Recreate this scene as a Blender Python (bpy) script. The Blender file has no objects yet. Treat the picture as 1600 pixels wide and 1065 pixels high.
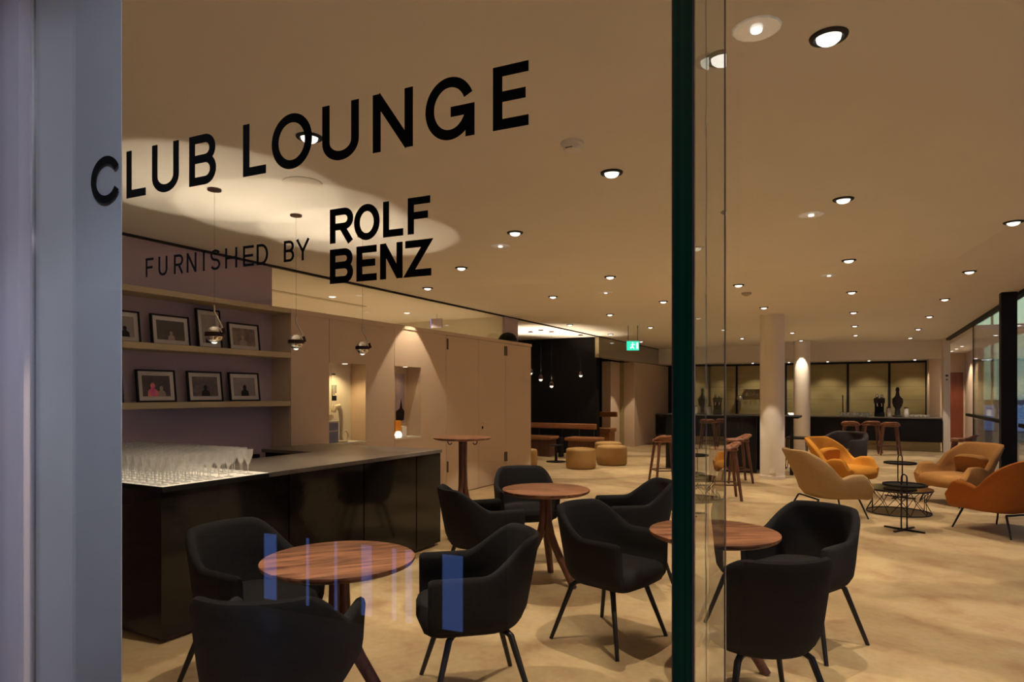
import bpy, math, random
from mathutils import Vector
random.seed(7)
sc = bpy.context.scene
col = sc.collection
PI = math.pi

# ------------------------------------------------------------------ camera
F, HY, CX, CAMZ = 1004.0, 614.0, 800.0, 1.51
T = math.atan(545 / 1004.0)            # room axis (+Y) lies this far to the right of the view axis
cam = bpy.data.cameras.new('camera')
cam.sensor_fit = 'HORIZONTAL'; cam.sensor_width = 36.0
cam.lens = 36.0 * F / 1600.0
cam.shift_y = (HY - 532.5) / 1600.0
cam.clip_start = 0.02; cam.clip_end = 300
camo = bpy.data.objects.new('camera', cam); col.objects.link(camo)
camo.location = (0, 0, CAMZ); camo.rotation_euler = (PI / 2, 0, T)
sc.camera = camo

# ------------------------------------------------------------------ world, view
w = bpy.data.worlds.new('World'); sc.world = w; w.use_nodes = True
bg = w.node_tree.nodes['Background']
bg.inputs['Color'].default_value = (0.42, 0.45, 0.78, 1); bg.inputs['Strength'].default_value = 0.30
sc.view_settings.view_transform = 'Standard'; sc.view_settings.look = 'None'
sc.view_settings.gamma = 1.0; sc.view_settings.use_curve_mapping = False
sc.view_settings.exposure = 0.0
try:
    sc.cycles.use_denoising = True
    sc.cycles.max_bounces = 12; sc.cycles.transparent_max_bounces = 24
    sc.cycles.sample_clamp_indirect = 6.0
    sc.cycles.caustics_reflective = False; sc.cycles.caustics_refractive = False
except Exception:
    pass
WARM = (1.0, 0.80, 0.57)
SPOT_W = 140.0

# ------------------------------------------------------------------ materials
def mat(name, c, rough=0.6, metal=0.0, var=None, bump=None, emit=None, spec=0.5, coat=0.0, coord='Object'):
    m = bpy.data.materials.new(name); m.use_nodes = True
    nt = m.node_tree; b = nt.nodes['Principled BSDF']
    b.inputs['Base Color'].default_value = (*c, 1); b.inputs['Roughness'].default_value = rough
    b.inputs['Metallic'].default_value = metal; b.inputs['Specular IOR Level'].default_value = spec
    b.inputs['Coat Weight'].default_value = coat
    tc = nt.nodes.new('ShaderNodeTexCoord')
    if var:                                    # (scale, second colour, (sx,sy,sz))
        mp = nt.nodes.new('ShaderNodeMapping'); mp.inputs['Scale'].default_value = var[2] if len(var) > 2 else (1, 1, 1)
        nt.links.new(tc.outputs[coord], mp.inputs[0])
        n = nt.nodes.new('ShaderNodeTexNoise'); n.inputs['Scale'].default_value = var[0]; n.inputs['Detail'].default_value = 5
        nt.links.new(mp.outputs[0], n.inputs['Vector'])
        r = nt.nodes.new('ShaderNodeValToRGB')
        r.color_ramp.elements[0].position = 0.32; r.color_ramp.elements[0].color = (*c, 1)
        r.color_ramp.elements[1].position = 0.68; r.color_ramp.elements[1].color = (*var[1], 1)
        nt.links.new(n.outputs['Fac'], r.inputs[0]); nt.links.new(r.outputs[0], b.inputs['Base Color'])
    if bump:
        n2 = nt.nodes.new('ShaderNodeTexNoise'); n2.inputs['Scale'].default_value = bump[0]; n2.inputs['Detail'].default_value = 3
        nt.links.new(tc.outputs[coord], n2.inputs['Vector'])
        bp = nt.nodes.new('ShaderNodeBump'); bp.inputs['Strength'].default_value = bump[1]; bp.inputs['Distance'].default_value = 0.01
        nt.links.new(n2.outputs['Fac'], bp.inputs['Height']); nt.links.new(bp.outputs[0], b.inputs['Normal'])
    if emit:
        b.inputs['Emission Color'].default_value = (*emit[0], 1); b.inputs['Emission Strength'].default_value = emit[1]
    return m

def pane_mat(name, tint, ior=1.5, rough=0.0, haze=0.0):
    m = bpy.data.materials.new(name); m.use_nodes = True
    nt = m.node_tree; nt.nodes.remove(nt.nodes['Principled BSDF']); out = nt.nodes['Material Output']
    tr = nt.nodes.new('ShaderNodeBsdfTransparent'); tr.inputs[0].default_value = (*tint, 1)
    gl = nt.nodes.new('ShaderNodeBsdfGlossy'); gl.inputs['Roughness'].default_value = rough; gl.inputs[0].default_value = (1, 1, 1, 1)
    fr = nt.nodes.new('ShaderNodeFresnel'); fr.inputs[0].default_value = ior
    geo = nt.nodes.new('ShaderNodeNewGeometry')          # back faces would turn the index round
    iv = nt.nodes.new('ShaderNodeMix'); iv.data_type = 'FLOAT'
    nt.links.new(geo.outputs['Backfacing'], iv.inputs[0]); iv.inputs[2].default_value = ior; iv.inputs[3].default_value = 1.0 / ior
    nt.links.new(iv.outputs[0], fr.inputs[0])
    mx = nt.nodes.new('ShaderNodeMixShader')
    nt.links.new(fr.outputs[0], mx.inputs[0]); nt.links.new(tr.outputs[0], mx.inputs[1]); nt.links.new(gl.outputs[0], mx.inputs[2])
    if haze:                                             # pale haze put into the glass shader so it catches more light
        df = nt.nodes.new('ShaderNodeBsdfTranslucent'); df.inputs[0].default_value = (0.85, 0.85, 0.85, 1)
        m2 = nt.nodes.new('ShaderNodeMixShader'); m2.inputs[0].default_value = haze
        nt.links.new(mx.outputs[0], m2.inputs[1]); nt.links.new(df.outputs[0], m2.inputs[2]); nt.links.new(m2.outputs[0], out.inputs[0])
    else: nt.links.new(mx.outputs[0], out.inputs[0])
    return m

def wood_mat(name, c1, c2, scale=3.0, stretch=(1, 9, 9), rough=0.42):
    m = bpy.data.materials.new(name); m.use_nodes = True
    nt = m.node_tree; b = nt.nodes['Principled BSDF']; b.inputs['Roughness'].default_value = rough
    tc = nt.nodes.new('ShaderNodeTexCoord'); mp = nt.nodes.new('ShaderNodeMapping'); mp.inputs['Scale'].default_value = stretch
    nt.links.new(tc.outputs['Object'], mp.inputs[0])
    n = nt.nodes.new('ShaderNodeTexNoise'); n.inputs['Scale'].default_value = scale; n.inputs['Detail'].default_value = 6; n.inputs['Distortion'].default_value = 1.4
    nt.links.new(mp.outputs[0], n.inputs['Vector'])
    r = nt.nodes.new('ShaderNodeValToRGB'); e = r.color_ramp.elements
    e[0].position = 0.3; e[0].color = (*c1, 1); e[1].position = 0.72; e[1].color = (*c2, 1)
    nt.links.new(n.outputs['Fac'], r.inputs[0]); nt.links.new(r.outputs[0], b.inputs['Base Color'])
    return m

def emis(name, c, s):
    m = bpy.data.materials.new(name); m.use_nodes = True
    nt = m.node_tree; nt.nodes.remove(nt.nodes['Principled BSDF'])
    e = nt.nodes.new('ShaderNodeEmission'); e.inputs[0].default_value = (*c, 1); e.inputs[1].default_value = s
    nt.links.new(e.outputs[0], nt.nodes['Material Output'].inputs[0])
    return m

def floor_mat():
    m = bpy.data.materials.new('trowelled_beige_floor'); m.use_nodes = True
    nt = m.node_tree; b = nt.nodes['Principled BSDF']; b.inputs['Roughness'].default_value = 0.5
    tc = nt.nodes.new('ShaderNodeTexCoord')
    n = nt.nodes.new('ShaderNodeTexNoise'); n.inputs['Scale'].default_value = 1.3; n.inputs['Detail'].default_value = 8; n.inputs['Roughness'].default_value = 0.6; n.inputs['Distortion'].default_value = 0.25
    mp = nt.nodes.new('ShaderNodeMapping'); mp.inputs['Scale'].default_value = (2.6, 2.6, 1); mp.inputs['Rotation'].default_value = (0, 0, 0.5)
    nt.links.new(tc.outputs['Object'], mp.inputs[0]); nt.links.new(mp.outputs[0], n.inputs['Vector'])
    r = nt.nodes.new('ShaderNodeValToRGB'); e = r.color_ramp.elements
    e[0].position = 0.32; e[0].color = (0.47, 0.30, 0.16, 1)
    e[1].position = 0.68; e[1].color = (0.63, 0.485, 0.31, 1)
    x = e.new(0.45); x.color = (0.55, 0.40, 0.228, 1)
    x = e.new(0.56); x.color = (0.60, 0.46, 0.25, 1)
    nt.links.new(n.outputs['Fac'], r.inputs[0])
    nd = nt.nodes.new('ShaderNodeTexNoise'); nd.inputs['Scale'].default_value = 9.0; nd.inputs['Detail'].default_value = 4
    nt.links.new(mp.outputs[0], nd.inputs['Vector'])
    mx = nt.nodes.new('ShaderNodeMix'); mx.data_type = 'RGBA'; mx.blend_type = 'MULTIPLY'; mx.inputs[0].default_value = 0.30
    nt.links.new(r.outputs[0], mx.inputs[6]); nt.links.new(nd.outputs['Fac'], mx.inputs[7])
    nt.links.new(mx.outputs[2], b.inputs['Base Color'])
    return m

M = {}
M['floor'] = floor_mat()
M['ceiling'] = mat('white_plaster_ceiling', (0.90, 0.87, 0.84), 0.85, var=(2.0, (0.87, 0.84, 0.81)))
M['lav'] = mat('lavender_grey_paint', (0.60, 0.48, 0.55), 0.8, var=(1.5, (0.56, 0.445, 0.515)))
M['cab'] = mat('beige_lacquer', (0.66, 0.515, 0.385), 0.55, var=(1.2, (0.63, 0.49, 0.365)))
M['shelf'] = mat('sand_lacquer', (0.50, 0.40, 0.25), 0.55, var=(2, (0.47, 0.375, 0.235)))
M['white'] = mat('white_paint', (0.88, 0.83, 0.78), 0.6, var=(3, (0.85, 0.80, 0.75)))
M['entry'] = mat('pale_lavender_panel', (0.70, 0.62, 0.68), 0.5, var=(9, (0.66, 0.61, 0.70)))
M['panel'] = mat('pale_grey_panel', (0.74, 0.73, 0.77), 0.45, var=(14, (0.71, 0.70, 0.74)))
M['black'] = mat('black_lacquer', (0.010, 0.009, 0.009), 0.10, var=(3, (0.013, 0.011, 0.010)), spec=0.28)
M['blackmat'] = mat('black_matt', (0.006, 0.006, 0.0065), 0.6, var=(8, (0.008, 0.008, 0.0085)), spec=0.22)
M['darkwall'] = mat('near_black_wall', (0.0035, 0.003, 0.0028), 0.85, var=(2, (0.005, 0.004, 0.0035)), spec=0.15)
M['headerband'] = mat('olive_brown_glazing', (0.20, 0.16, 0.09), 0.12, var=(2, (0.24, 0.19, 0.11)))
M['stone'] = mat('grey_stone_top', (0.125, 0.11, 0.095), 0.3, var=(9, (0.165, 0.145, 0.125)))
M['litglass'] = mat('backlit_glass', (0.8, 0.75, 0.65), 0.2, emit=((1.0, 0.84, 0.62), 0.5), var=(6, (0.78, 0.73, 0.63)))
M['char'] = mat('charcoal_wool', (0.013, 0.0135, 0.016), 0.9, var=(60, (0.018, 0.018, 0.021)), bump=(320, 0.25), spec=0.2)
M['steel'] = mat('black_steel', (0.010, 0.010, 0.011), 0.4, metal=0.3, var=(20, (0.014, 0.014, 0.015)))
M['walnut'] = wood_mat('walnut', (0.085, 0.028, 0.015), (0.42, 0.185, 0.095), 2.0, (1.3, 8, 8))
M['walnutdark'] = wood_mat('walnut_legs', (0.075, 0.028, 0.016), (0.19, 0.075, 0.04), 3.0, (9, 9, 1.2))
M['oak'] = wood_mat('brown_leather_wood', (0.26, 0.105, 0.035), (0.36, 0.16, 0.06), 2.5, (1, 5, 5))
M['chrome'] = mat('chrome', (0.82, 0.80, 0.78), 0.08, metal=1.0, var=(5, (0.78, 0.76, 0.74)))
M['brown'] = mat('bronze_ring', (0.035, 0.014, 0.010), 0.3, metal=0.5, var=(5, (0.045, 0.018, 0.012)))
M['paper'] = mat('passepartout', (0.62, 0.58, 0.56), 0.8, var=(8, (0.58, 0.54, 0.52)))
M['lens'] = emis('lamp_lens', (1.0, 0.93, 0.82), 1.7)
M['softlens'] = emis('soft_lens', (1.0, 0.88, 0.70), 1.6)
M['reflector'] = mat('satin_reflector', (0.72, 0.70, 0.66), 0.35, metal=0.6, emit=((1.0, 0.9, 0.75), 0.12), var=(30, (0.68, 0.66, 0.62)))
M['yellow'] = mat('amber_wool', (0.62, 0.27, 0.035), 0.9, var=(30, (0.56, 0.24, 0.03)), bump=(260, 0.2), spec=0.2)
M['taupe'] = mat('taupe_wool', (0.42, 0.28, 0.14), 0.9, var=(30, (0.38, 0.25, 0.125)), bump=(260, 0.2), spec=0.2)
M['tan'] = mat('tan_wool', (0.44, 0.22, 0.07), 0.9, var=(30, (0.40, 0.20, 0.062)), bump=(260, 0.2), spec=0.2)
M['rust'] = mat('rust_wool', (0.46, 0.15, 0.022), 0.9, var=(30, (0.42, 0.135, 0.02)), bump=(260, 0.2), spec=0.2)
M['navy'] = mat('navy_brown_wool', (0.035, 0.030, 0.034), 0.85, var=(30, (0.05, 0.04, 0.04)), spec=0.2)
M['pouf'] = mat('ochre_pouf', (0.46, 0.29, 0.12), 0.9, var=(25, (0.42, 0.26, 0.105)), bump=(200, 0.2), spec=0.2)
M['olive'] = mat('brushed_brass_panel', (0.42, 0.35, 0.17), 0.35, metal=0.25, var=(1.5, (0.36, 0.30, 0.14), (1, 1, 6)))
M['reddoor'] = wood_mat('red_brown_door', (0.16, 0.035, 0.012), (0.22, 0.05, 0.018), 2.5, (6, 6, 1))
M['green'] = emis('exit_green', (0.05, 0.85, 0.50), 1.2)
M['signwhite'] = emis('exit_white', (0.75, 1.0, 0.9), 1.6)
M['blueside'] = emis('exit_side_blue', (0.35, 0.35, 1.0), 0.9)
M['vinyl'] = mat('black_vinyl', (0.004, 0.004, 0.004), 0.6, var=(40, (0.006, 0.006, 0.006)), spec=0.2)
M['pane'] = pane_mat('clear_pane', (0.985, 0.99, 0.985))
M['finglass'] = pane_mat('laminated_glass', (0.86, 0.90, 0.87), 1.5, 0.0, 0.03)
M['finedge'] = mat('green_glass_edge', (0.006, 0.075, 0.060), 0.15, var=(3.0, (0.008, 0.15, 0.09), (160, 40, 0.5)), coat=0.2)
M['silicone'] = mat('grey_edge_bead', (0.20, 0.18, 0.19), 0.3, var=(30, (0.26, 0.23, 0.25)))
M['clerglass'] = pane_mat('clerestory_glass', (0.96, 0.97, 0.94))
M['wine'] = pane_mat('crystal', (0.92, 0.92, 0.92), 1.75, 0.08, 0.2)
M['smoke'] = pane_mat('smoked_glass', (0.25, 0.25, 0.22))
M['cream'] = mat('cream_wall', (0.78, 0.74, 0.64), 0.8, var=(2, (0.75, 0.71, 0.61)))
M['creamobj'] = mat('ivory_plastic', (0.72, 0.64, 0.46), 0.4, var=(9, (0.69, 0.61, 0.44)))
M['orange'] = mat('orange_carton', (0.85, 0.32, 0.02), 0.6, var=(6, (0.80, 0.29, 0.02)))
M['lilac'] = mat('lilac_print', (0.35, 0.30, 0.42), 0.6, var=(4, (0.55, 0.45, 0.50)))
M['bluecarton'] = mat('slate_blue_box', (0.16, 0.18, 0.30), 0.6, var=(8, (0.20, 0.22, 0.34)))
M['ext'] = mat('outside_concrete', (0.10, 0.12, 0.11), 0.8, var=(1, (0.13, 0.15, 0.13)))
M['extgreen'] = emis('lit_green_window', (0.40, 0.60, 0.44), 2.0)
M['extblue'] = emis('lit_blue_window', (0.16, 0.38, 0.80), 1.3)
M['led'] = emis('blue_led_strip', (0.13, 0.24, 0.72), 1.7)
M['lobbylamp'] = emis('lavender_lamp', (0.84, 0.80, 1.0), 25.0)
M['lobby'] = mat('lobby_plaster', (0.16, 0.155, 0.17), 0.8, var=(2, (0.14, 0.135, 0.15)))
M['hinge'] = mat('bronze_hinge', (0.10, 0.075, 0.05), 0.35, metal=0.8, var=(10, (0.12, 0.09, 0.06)))
M['paintwhite'] = mat('bright_white_plastic', (0.93, 0.92, 0.92), 0.4, var=(5, (0.9, 0.89, 0.89)))
M['vent'] = mat('ceiling_grille', (0.62, 0.57, 0.50), 0.7, var=(120, (0.50, 0.46, 0.40)))

# ------------------------------------------------------------------ mesh helpers
class MB:
    def __init__(s): s.v = []; s.f = []
    def add(s, vs, fs):
        o = len(s.v); s.v += [tuple(p) for p in vs]; s.f += [tuple(i + o for i in f) for f in fs]; return s
    def box(s, x0, x1, y0, y1, z0, z1):
        return s.add([(x0, y0, z0), (x1, y0, z0), (x1, y1, z0), (x0, y1, z0), (x0, y0, z1), (x1, y0, z1), (x1, y1, z1), (x0, y1, z1)],
                     [(0, 3, 2, 1), (4, 5, 6, 7), (0, 1, 5, 4), (1, 2, 6, 5), (2, 3, 7, 6), (3, 0, 4, 7)])
    def lathe(s, prof, n=24, cx=0, cy=0):
        vs = []; fs = []
        for r, z in prof:
            for k in range(n):
                a = 2 * PI * k / n; vs.append((cx + r * math.cos(a), cy + r * math.sin(a), z))
        for i in range(len(prof) - 1):
            for k in range(n):
                k2 = (k + 1) % n; fs.append((i * n + k, i * n + k2, (i + 1) * n + k2, (i + 1) * n + k))
        fs.append(tuple(range(n))[::-1]); fs.append(tuple((len(prof) - 1) * n + k for k in range(n)))
        return s.add(vs, fs)
    def tube(s, pts, rad, n=10, closed=False):
        pts = [Vector(p) for p in pts]; m = len(pts)
        if not isinstance(rad, (list, tuple)): rad = [rad] * m
        vs = []; fs = []; ref = None
        for i, p in enumerate(pts):
            if closed: d = pts[(i + 1) % m] - pts[i - 1]
            else: d = pts[min(i + 1, m - 1)] - pts[max(i - 1, 0)]
            d.normalize()
            if ref is None: ref = Vector((0, 0, 1)) if abs(d.z) < 0.9 else Vector((1, 0, 0))
            a = d.cross(ref); a.normalize(); b = d.cross(a); b.normalize(); ref = -b if False else a.cross(d)
            for k in range(n):
                t = 2 * PI * k / n; vs.append(p + (a * math.cos(t) + b * math.sin(t)) * rad[i])
        rng = m if closed else m - 1
        for i in range(rng):
            j = (i + 1) % m
            for k in range(n):
                k2 = (k + 1) % n; fs.append((i * n + k, i * n + k2, j * n + k2, j * n + k))
        if not closed: fs.append(tuple(range(n))[::-1]); fs.append(tuple((m - 1) * n + k for k in range(n)))
        return s.add(vs, fs)
    def prism(s, poly, a, b, fn):
        n = len(poly)
        vs = [fn(p, a) for p in poly] + [fn(p, b) for p in poly]
        fs = [tuple(range(n))[::-1], tuple(range(n, 2 * n))] + [(i, (i + 1) % n, n + (i + 1) % n, n + i) for i in range(n)]
        return s.add(vs, fs)
    def slab(s, outline, z0, z1, r, dome=0.0):
        """rounded slab over an xy outline, gently domed on top"""
        n = len(outline); cx = sum(p[0] for p in outline) / n; cy = sum(p[1] for p in outline) / n
        rings = [(z0, 1 - 2.2 * r), (z0 + 0.3 * r, 1 - 0.9 * r), (z0 + r, 1.0), (z1 - r, 1.0), (z1 - 0.3 * r, 1 - 0.9 * r), (z1, 1 - 2.4 * r), (z1 + dome * 0.6, 0.6), (z1 + dome, 0.25)]
        vs = []; fs = []
        for z, k in rings:
            for x, y in outline: vs.append((cx + (x - cx) * k, cy + (y - cy) * k, z))
        for i in range(len(rings) - 1):
            for k in range(n):
                k2 = (k + 1) % n; fs.append((i * n + k, i * n + k2, (i + 1) * n + k2, (i + 1) * n + k))
        fs.append(tuple(range(n))[::-1]); fs.append(tuple((len(rings) - 1) * n + k for k in range(n)))
        return s.add(vs, fs)
    def sphere(s, c, r, nu=20, nv=12, sz=1.0):
        prof = [(max(1e-4, r * math.sin(PI * i / nv)), c[2] - r * sz * math.cos(PI * i / nv)) for i in range(nv + 1)]
        return s.lathe(prof, nu, c[0], c[1])
    def build(s, name, m, parent=None, smooth=False, bevel=0.0):
        me = bpy.data.meshes.new(name); me.from_pydata(s.v, [], s.f); me.update()
        me.materials.append(M[m] if isinstance(m, str) else m)
        o = bpy.data.objects.new(name, me); col.objects.link(o)
        if smooth:
            for p in me.polygons: p.use_smooth = True
            try: me.set_sharp_from_angle(angle=math.radians(50))
            except Exception: pass
        if bevel:
            b = o.modifiers.new('bevel', 'BEVEL'); b.width = bevel; b.segments = 2; b.limit_method = 'ANGLE'
        if parent: o.parent = parent
        return o

def tag(o, label, cat, group=None, kind=None):
    if label: o['label'] = label
    if cat: o['category'] = cat
    if group: o['group'] = group
    if kind: o['kind'] = kind
    return o
def thing(name, label, cat, loc=(0, 0, 0), rz=0.0, group=None):
    o = bpy.data.objects.new(name, None); o.empty_display_size = 0.1; col.objects.link(o)
    o.location = loc; o.rotation_euler = (0, 0, rz)
    return tag(o, label, cat, group)
def struct(o, label=None):
    o['kind'] = 'structure'
    if label: o['label'] = label
    return o
def copy_tree(o, parent=None):
    c = o.copy(); col.objects.link(c); c.parent = parent
    for ch in list(o.children): copy_tree(ch, c)
    return c
def place(proto, used, loc, rz, label, group=None):
    o = copy_tree(proto) if used[0] else proto
    used[0] = True
    o.location = loc; o.rotation_euler = (0, 0, rz); o['label'] = label
    if group: o['group'] = group
    return o
def bx(name, m, x0, x1, y0, y1, z0, z1, parent=None, bevel=0.0):
    return MB().box(x0, x1, y0, y1, z0, z1).build(name, m, parent, bevel=bevel)
def cam2room(xc, d):      # metres to the side and ahead of the standpoint -> room x, y
    return (xc * math.cos(T) - d * math.sin(T), xc * math.sin(T) + d * math.cos(T))
def camdir(dx, dd):       # yaw so that a thing's own +Y points along (dx, dd)
    x, y = cam2room(dx, dd); return math.atan2(-x, y)
def spot(name, loc, watts, deg, blend, parent=None, rot=(0, 0, 0), color=WARM, size=0.03):
    l = bpy.data.lights.new(name, 'SPOT'); l.energy = watts; l.spot_size = math.radians(deg); l.spot_blend = blend
    l.color = color; l.shadow_soft_size = size
    o = bpy.data.objects.new(name, l); col.objects.link(o); o.location = loc; o.rotation_euler = rot
    if parent: o.parent = parent
    return o

# ------------------------------------------------------------------ the setting
CEIL = 2.9
struct(bx('floor', 'floor', -11, 9, -6, 40, -0.1, 0), 'beige mottled trowelled floor')
struct(bx('ceiling', 'ceiling', -11, 1.97, -6, 21.3, CEIL, CEIL + 0.12), 'smooth off-white ceiling with recessed lamps')
# glass frame of reference: plane 0.9 m ahead, turned slightly off the room axis
GA = T - math.radians(24.0); DG = 0.9
gn = Vector((-math.sin(GA), math.cos(GA), 0)); gt = Vector((math.cos(GA), math.sin(GA), 0))
def GP(u, v, z): p = gn * (DG + v) + gt * u; return (p.x, p.y, z)
def gbox(mb, u0, u1, v0, v1, z0, z1):
    q = [GP(u0, v0, z0), GP(u1, v0, z0), GP(u1, v1, z0), GP(u0, v1, z0)]
    return mb.add(q + [(a, b, z1) for a, b, _ in q], [(0, 3, 2, 1), (4, 5, 6, 7), (0, 1, 5, 4), (1, 2, 6, 5), (2, 3, 7, 6), (3, 0, 4, 7)])

# left side: shelf wall
struct(bx('wall_left', 'lav', -5.80, -5.62, 0.3, 4.89, 0, CEIL), 'lavender grey wall behind the picture shelves')
struct(bx('trim_1', 'blackmat', -5.64, -5.60, 0.9, 20.9, CEIL - 0.022, CEIL), 'thin black shadow joint along the ceiling')
struct(bx('wall_front', 'white', -6.0, -1.75, 0.62, 0.72, 0, CEIL))
struct(bx('wall_recess', 'darkwall', -10.6, -5.72, 14.9, 15.1, 0, 2.9), 'near-black wall of the side room')
struct(bx('wall_far_left', 'cab', -5.9, -5.6, 17.55, 21.2, 0, 2.38), 'beige wall panel washed by lamps')
struct(bx('wall_pillar', 'cab', -6.27, -6.02, 16.75, 17.5, 0, 2.38), 'beige wall end beside the dark side room')
struct(bx('wall_recess_end', 'olive', -6.02, -5.9, 17.50, 17.58, 0, 2.38))
struct(bx('wall_recess_side', 'darkwall', -10.7, -10.5, 10.3, 21.3, 0, CEIL))
hd = struct(bx('window_2', 'headerband', -5.70, -5.60, 14.75, 20.9, 2.38, CEIL - 0.02), 'dark glazed band over the far wall')
bx('pane', 'pane', -5.595, -5.588, 14.78, 20.88, 2.40, CEIL - 0.03, hd)
# room behind the cabinets, seen through the clerestory
struct(bx('wall_store_end', 'cream', -9.2, -5.66, 10.15, 10.3, 0, CEIL), 'cream wall behind the clerestory glass')
struct(bx('wall_store_side', 'cream', -9.3, -9.2, 3.5, 10.3, 0, CEIL))
struct(bx('wall_store_near', 'cream', -9.2, -5.8, 3.4, 3.5, 0, CEIL))
struct(bx('trim_2', 'vent', -7.02, -6.93, 5.7, 7.9, CEIL - 0.012, CEIL), 'slot diffuser in the ceiling behind the clerestory')
cw = struct(bx('window_3', 'clerglass', -5.63, -5.615, 4.90, 10.05, 2.42, CEIL - 0.022), 'clerestory glass above the beige cabinet wall')
struct(bx('wall_clerestory_end', 'lav', -5.66, -5.60, 10.05, 10.55, 2.41, CEIL - 0.02))
# back of the lounge
struct(bx('wall_header', 'white', -5.6, 1.86, 20.0, 20.25, 2.42, CEIL), 'pale header over the back bar')
struct(bx('wall_back', 'blackmat', -10.7, 1.9, 21.15, 21.3, 0, CEIL))
struct(bx('wall_back_cheek', 'cab', 1.60, 1.84, 20.27, 21.1, 0, 2.42))
struct(bx('ceiling_bar', 'white', -5.6, 1.86, 20.25, 21.15, 2.42, 2.46))
# right glass front
rf = struct(bx('window_4', 'pane', 1.95, 1.962, 1.1, 15.52, 0.05, CEIL - 0.05), 'floor-to-ceiling glass front')
bx('top_rail', 'blackmat', 1.90, 1.99, 1.1, 19.9, CEIL - 0.05, CEIL, rf)
bx('bottom_rail', 'blackmat', 1.92, 1.99, 1.1, 15.52, 0, 0.05, rf)
bx('handrail', 'blackmat', 1.87, 1.93, 11.3, 15.9, 1.05, 1.10, rf)
bx('handrail', 'blackmat', 1.87, 1.93, 3.0, 10.9, 1.05, 1.10, rf)
bx('mullion', 'steel', 1.945, 1.97, 15.5, 15.52, 0, CEIL, rf)
tag(bx('steel_post', 'blackmat', 1.70, 1.88, 11.0, 11.16, 0, CEIL, bevel=0.006), 'wide black steel post before the glass front', 'post')
wp = thing('wall_post', 'slim white post at the end of the back bar', 'post', (1.92, 19.7, 0))
bx('shaft', 'white', -0.075, 0.075, -0.1, 0.3, 0, CEIL, wp, 0.004)
bx('switch_plate', 'hinge', -0.03, 0.03, -0.108, -0.1, 1.93, 1.98, wp)
bx('switch_plate', 'hinge', -0.02, 0.02, -0.108, -0.1, 1.84, 1.87, wp)
# corridor behind the far right corner
struct(bx('wall_corridor_end', 'cab', 1.9, 3.0, 24.0, 24.1, 0, 2.9))
struct(bx('wall_corridor_side', 'cab', 2.82, 2.95, 21.6, 24.0, 0, 2.9))
struct(bx('ceiling_corridor', 'ceiling', 1.99, 2.95, 15.5, 24.0, 2.75, 2.85))
sw = struct(bx('window_6', 'pane', 2.90, 2.912, 15.52, 21.6, 0, 2.75), 'side glazing of the corridor')
bx('return_pane', 'pane', 1.97, 2.90, 15.53, 15.542, 0, 2.75, sw)
dr = struct(bx('door_1', 'reddoor', 2.32, 2.76, 23.95, 24.0, 0, 2.15, bevel=0.004), 'red-brown door at the corridor end')
bx('handle', 'chrome', 2.38, 2.46, 23.92, 23.95, 1.03, 1.05, dr)
for i, y in enumerate((20.6, 21.7, 22.8)):
    t = thing('corridor_downlight', 'small bright downlight in the corridor beyond the white post', 'downlight', (2.35, y, 2.75), 0, 'corridor downlights')
    MB().lathe([(0.045, 0), (0.06, -0.004), (0.06, 0)], 16).build('ring', 'white', t)
    MB().lathe([(0.044, 0), (0.03, -0.012), (0.005, -0.016)], 16).build('lens', 'lens', t)
    spot('corridor_light', (0, 0, -0.03), 120, 110, 0.5, t)
# outside beyond the glass front
eb = thing('office_building', 'dim building with tall green lit windows outside the glass front', 'building', (3.3, 31, 0))
bx('wall', 'ext', 0, 12, 0, 3, 0, 9, eb)
for k in range(10):
    f = bx('window', 'extgreen', 0.10 + k * 1.15, 1.15 + k * 1.15, -0.06, 0.01, 1.25, 7.5, eb)
    bx('glazing_bar', 'ext', 0.62 + k * 1.15, 0.67 + k * 1.15, -0.09, -0.05, 1.25, 7.5, f)
for k in range(10): bx('shop_window', 'extblue', 0.25 + k * 1.15, 1.25 + k * 1.15, -0.06, 0.01, 0.05, 1.05, eb)  # glowing panels added to stand in for the blue tone low outside

# ------------------------------------------------------------------ entrance glazing
g1 = struct(gbox(MB(), -1.60, -0.1105, 0.0, 0.004, 0.0, CEIL).build('window_1', 'pane'), 'large clear entrance pane carrying the black lettering')
struct(gbox(MB(), -0.088, 2.3, 0.0, 0.004, 0.0, CEIL).build('window_5', 'pane'), 'clear entrance pane beside the glass fin')
gbox(MB(), -1.608, -1.600, -0.004, 0.016, 0, CEIL).build('polished_edge', 'chrome', g1)
struct(gbox(MB(), -1.600, -1.307, 0.0046, 0.0066, 0.0, CEIL).build('wall_cover_panel', 'panel'), 'pale grey cover panel behind the pane')
struct(gbox(MB(), -2.6, -1.622, -0.02, 0.02, 0.0, CEIL).build('wall_entrance', 'entry'), 'pale lavender grey wall beside the pane')
fin = thing('glass_fin', 'upright laminated glass fin with a dark green edge', 'glass fin', GP(-0.0995, 0, 0), GA)
FT = 0.0105
MB().box(-FT, FT, -0.272, 0.0, 0, CEIL).build('blade', 'finglass', fin)
MB().box(-FT + 0.0018, FT - 0.0022, -0.2795, -0.2725, 0, CEIL).build('ground_edge', 'finedge', fin)['label'] = 'dark green ground edge'
MB().box(-FT, -FT + 0.0016, -0.279, -0.2725, 0, CEIL).build('edge_bead', 'silicone', fin)
MB().box(FT - 0.002, FT, -0.279, -0.2725, 0, CEIL).build('edge_bead', 'silicone', fin)
pts = []; z = 0.0
while z < CEIL:
    pts.append((FT + 0.0004, -0.195 + random.uniform(-0.006, 0.006) * (1 if random.random() < 0.45 else 0.2), z)); z += random.uniform(0.012, 0.05)
MB().tube(pts, 0.0003, 5).build('interlayer_seam', 'chrome', fin)
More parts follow.
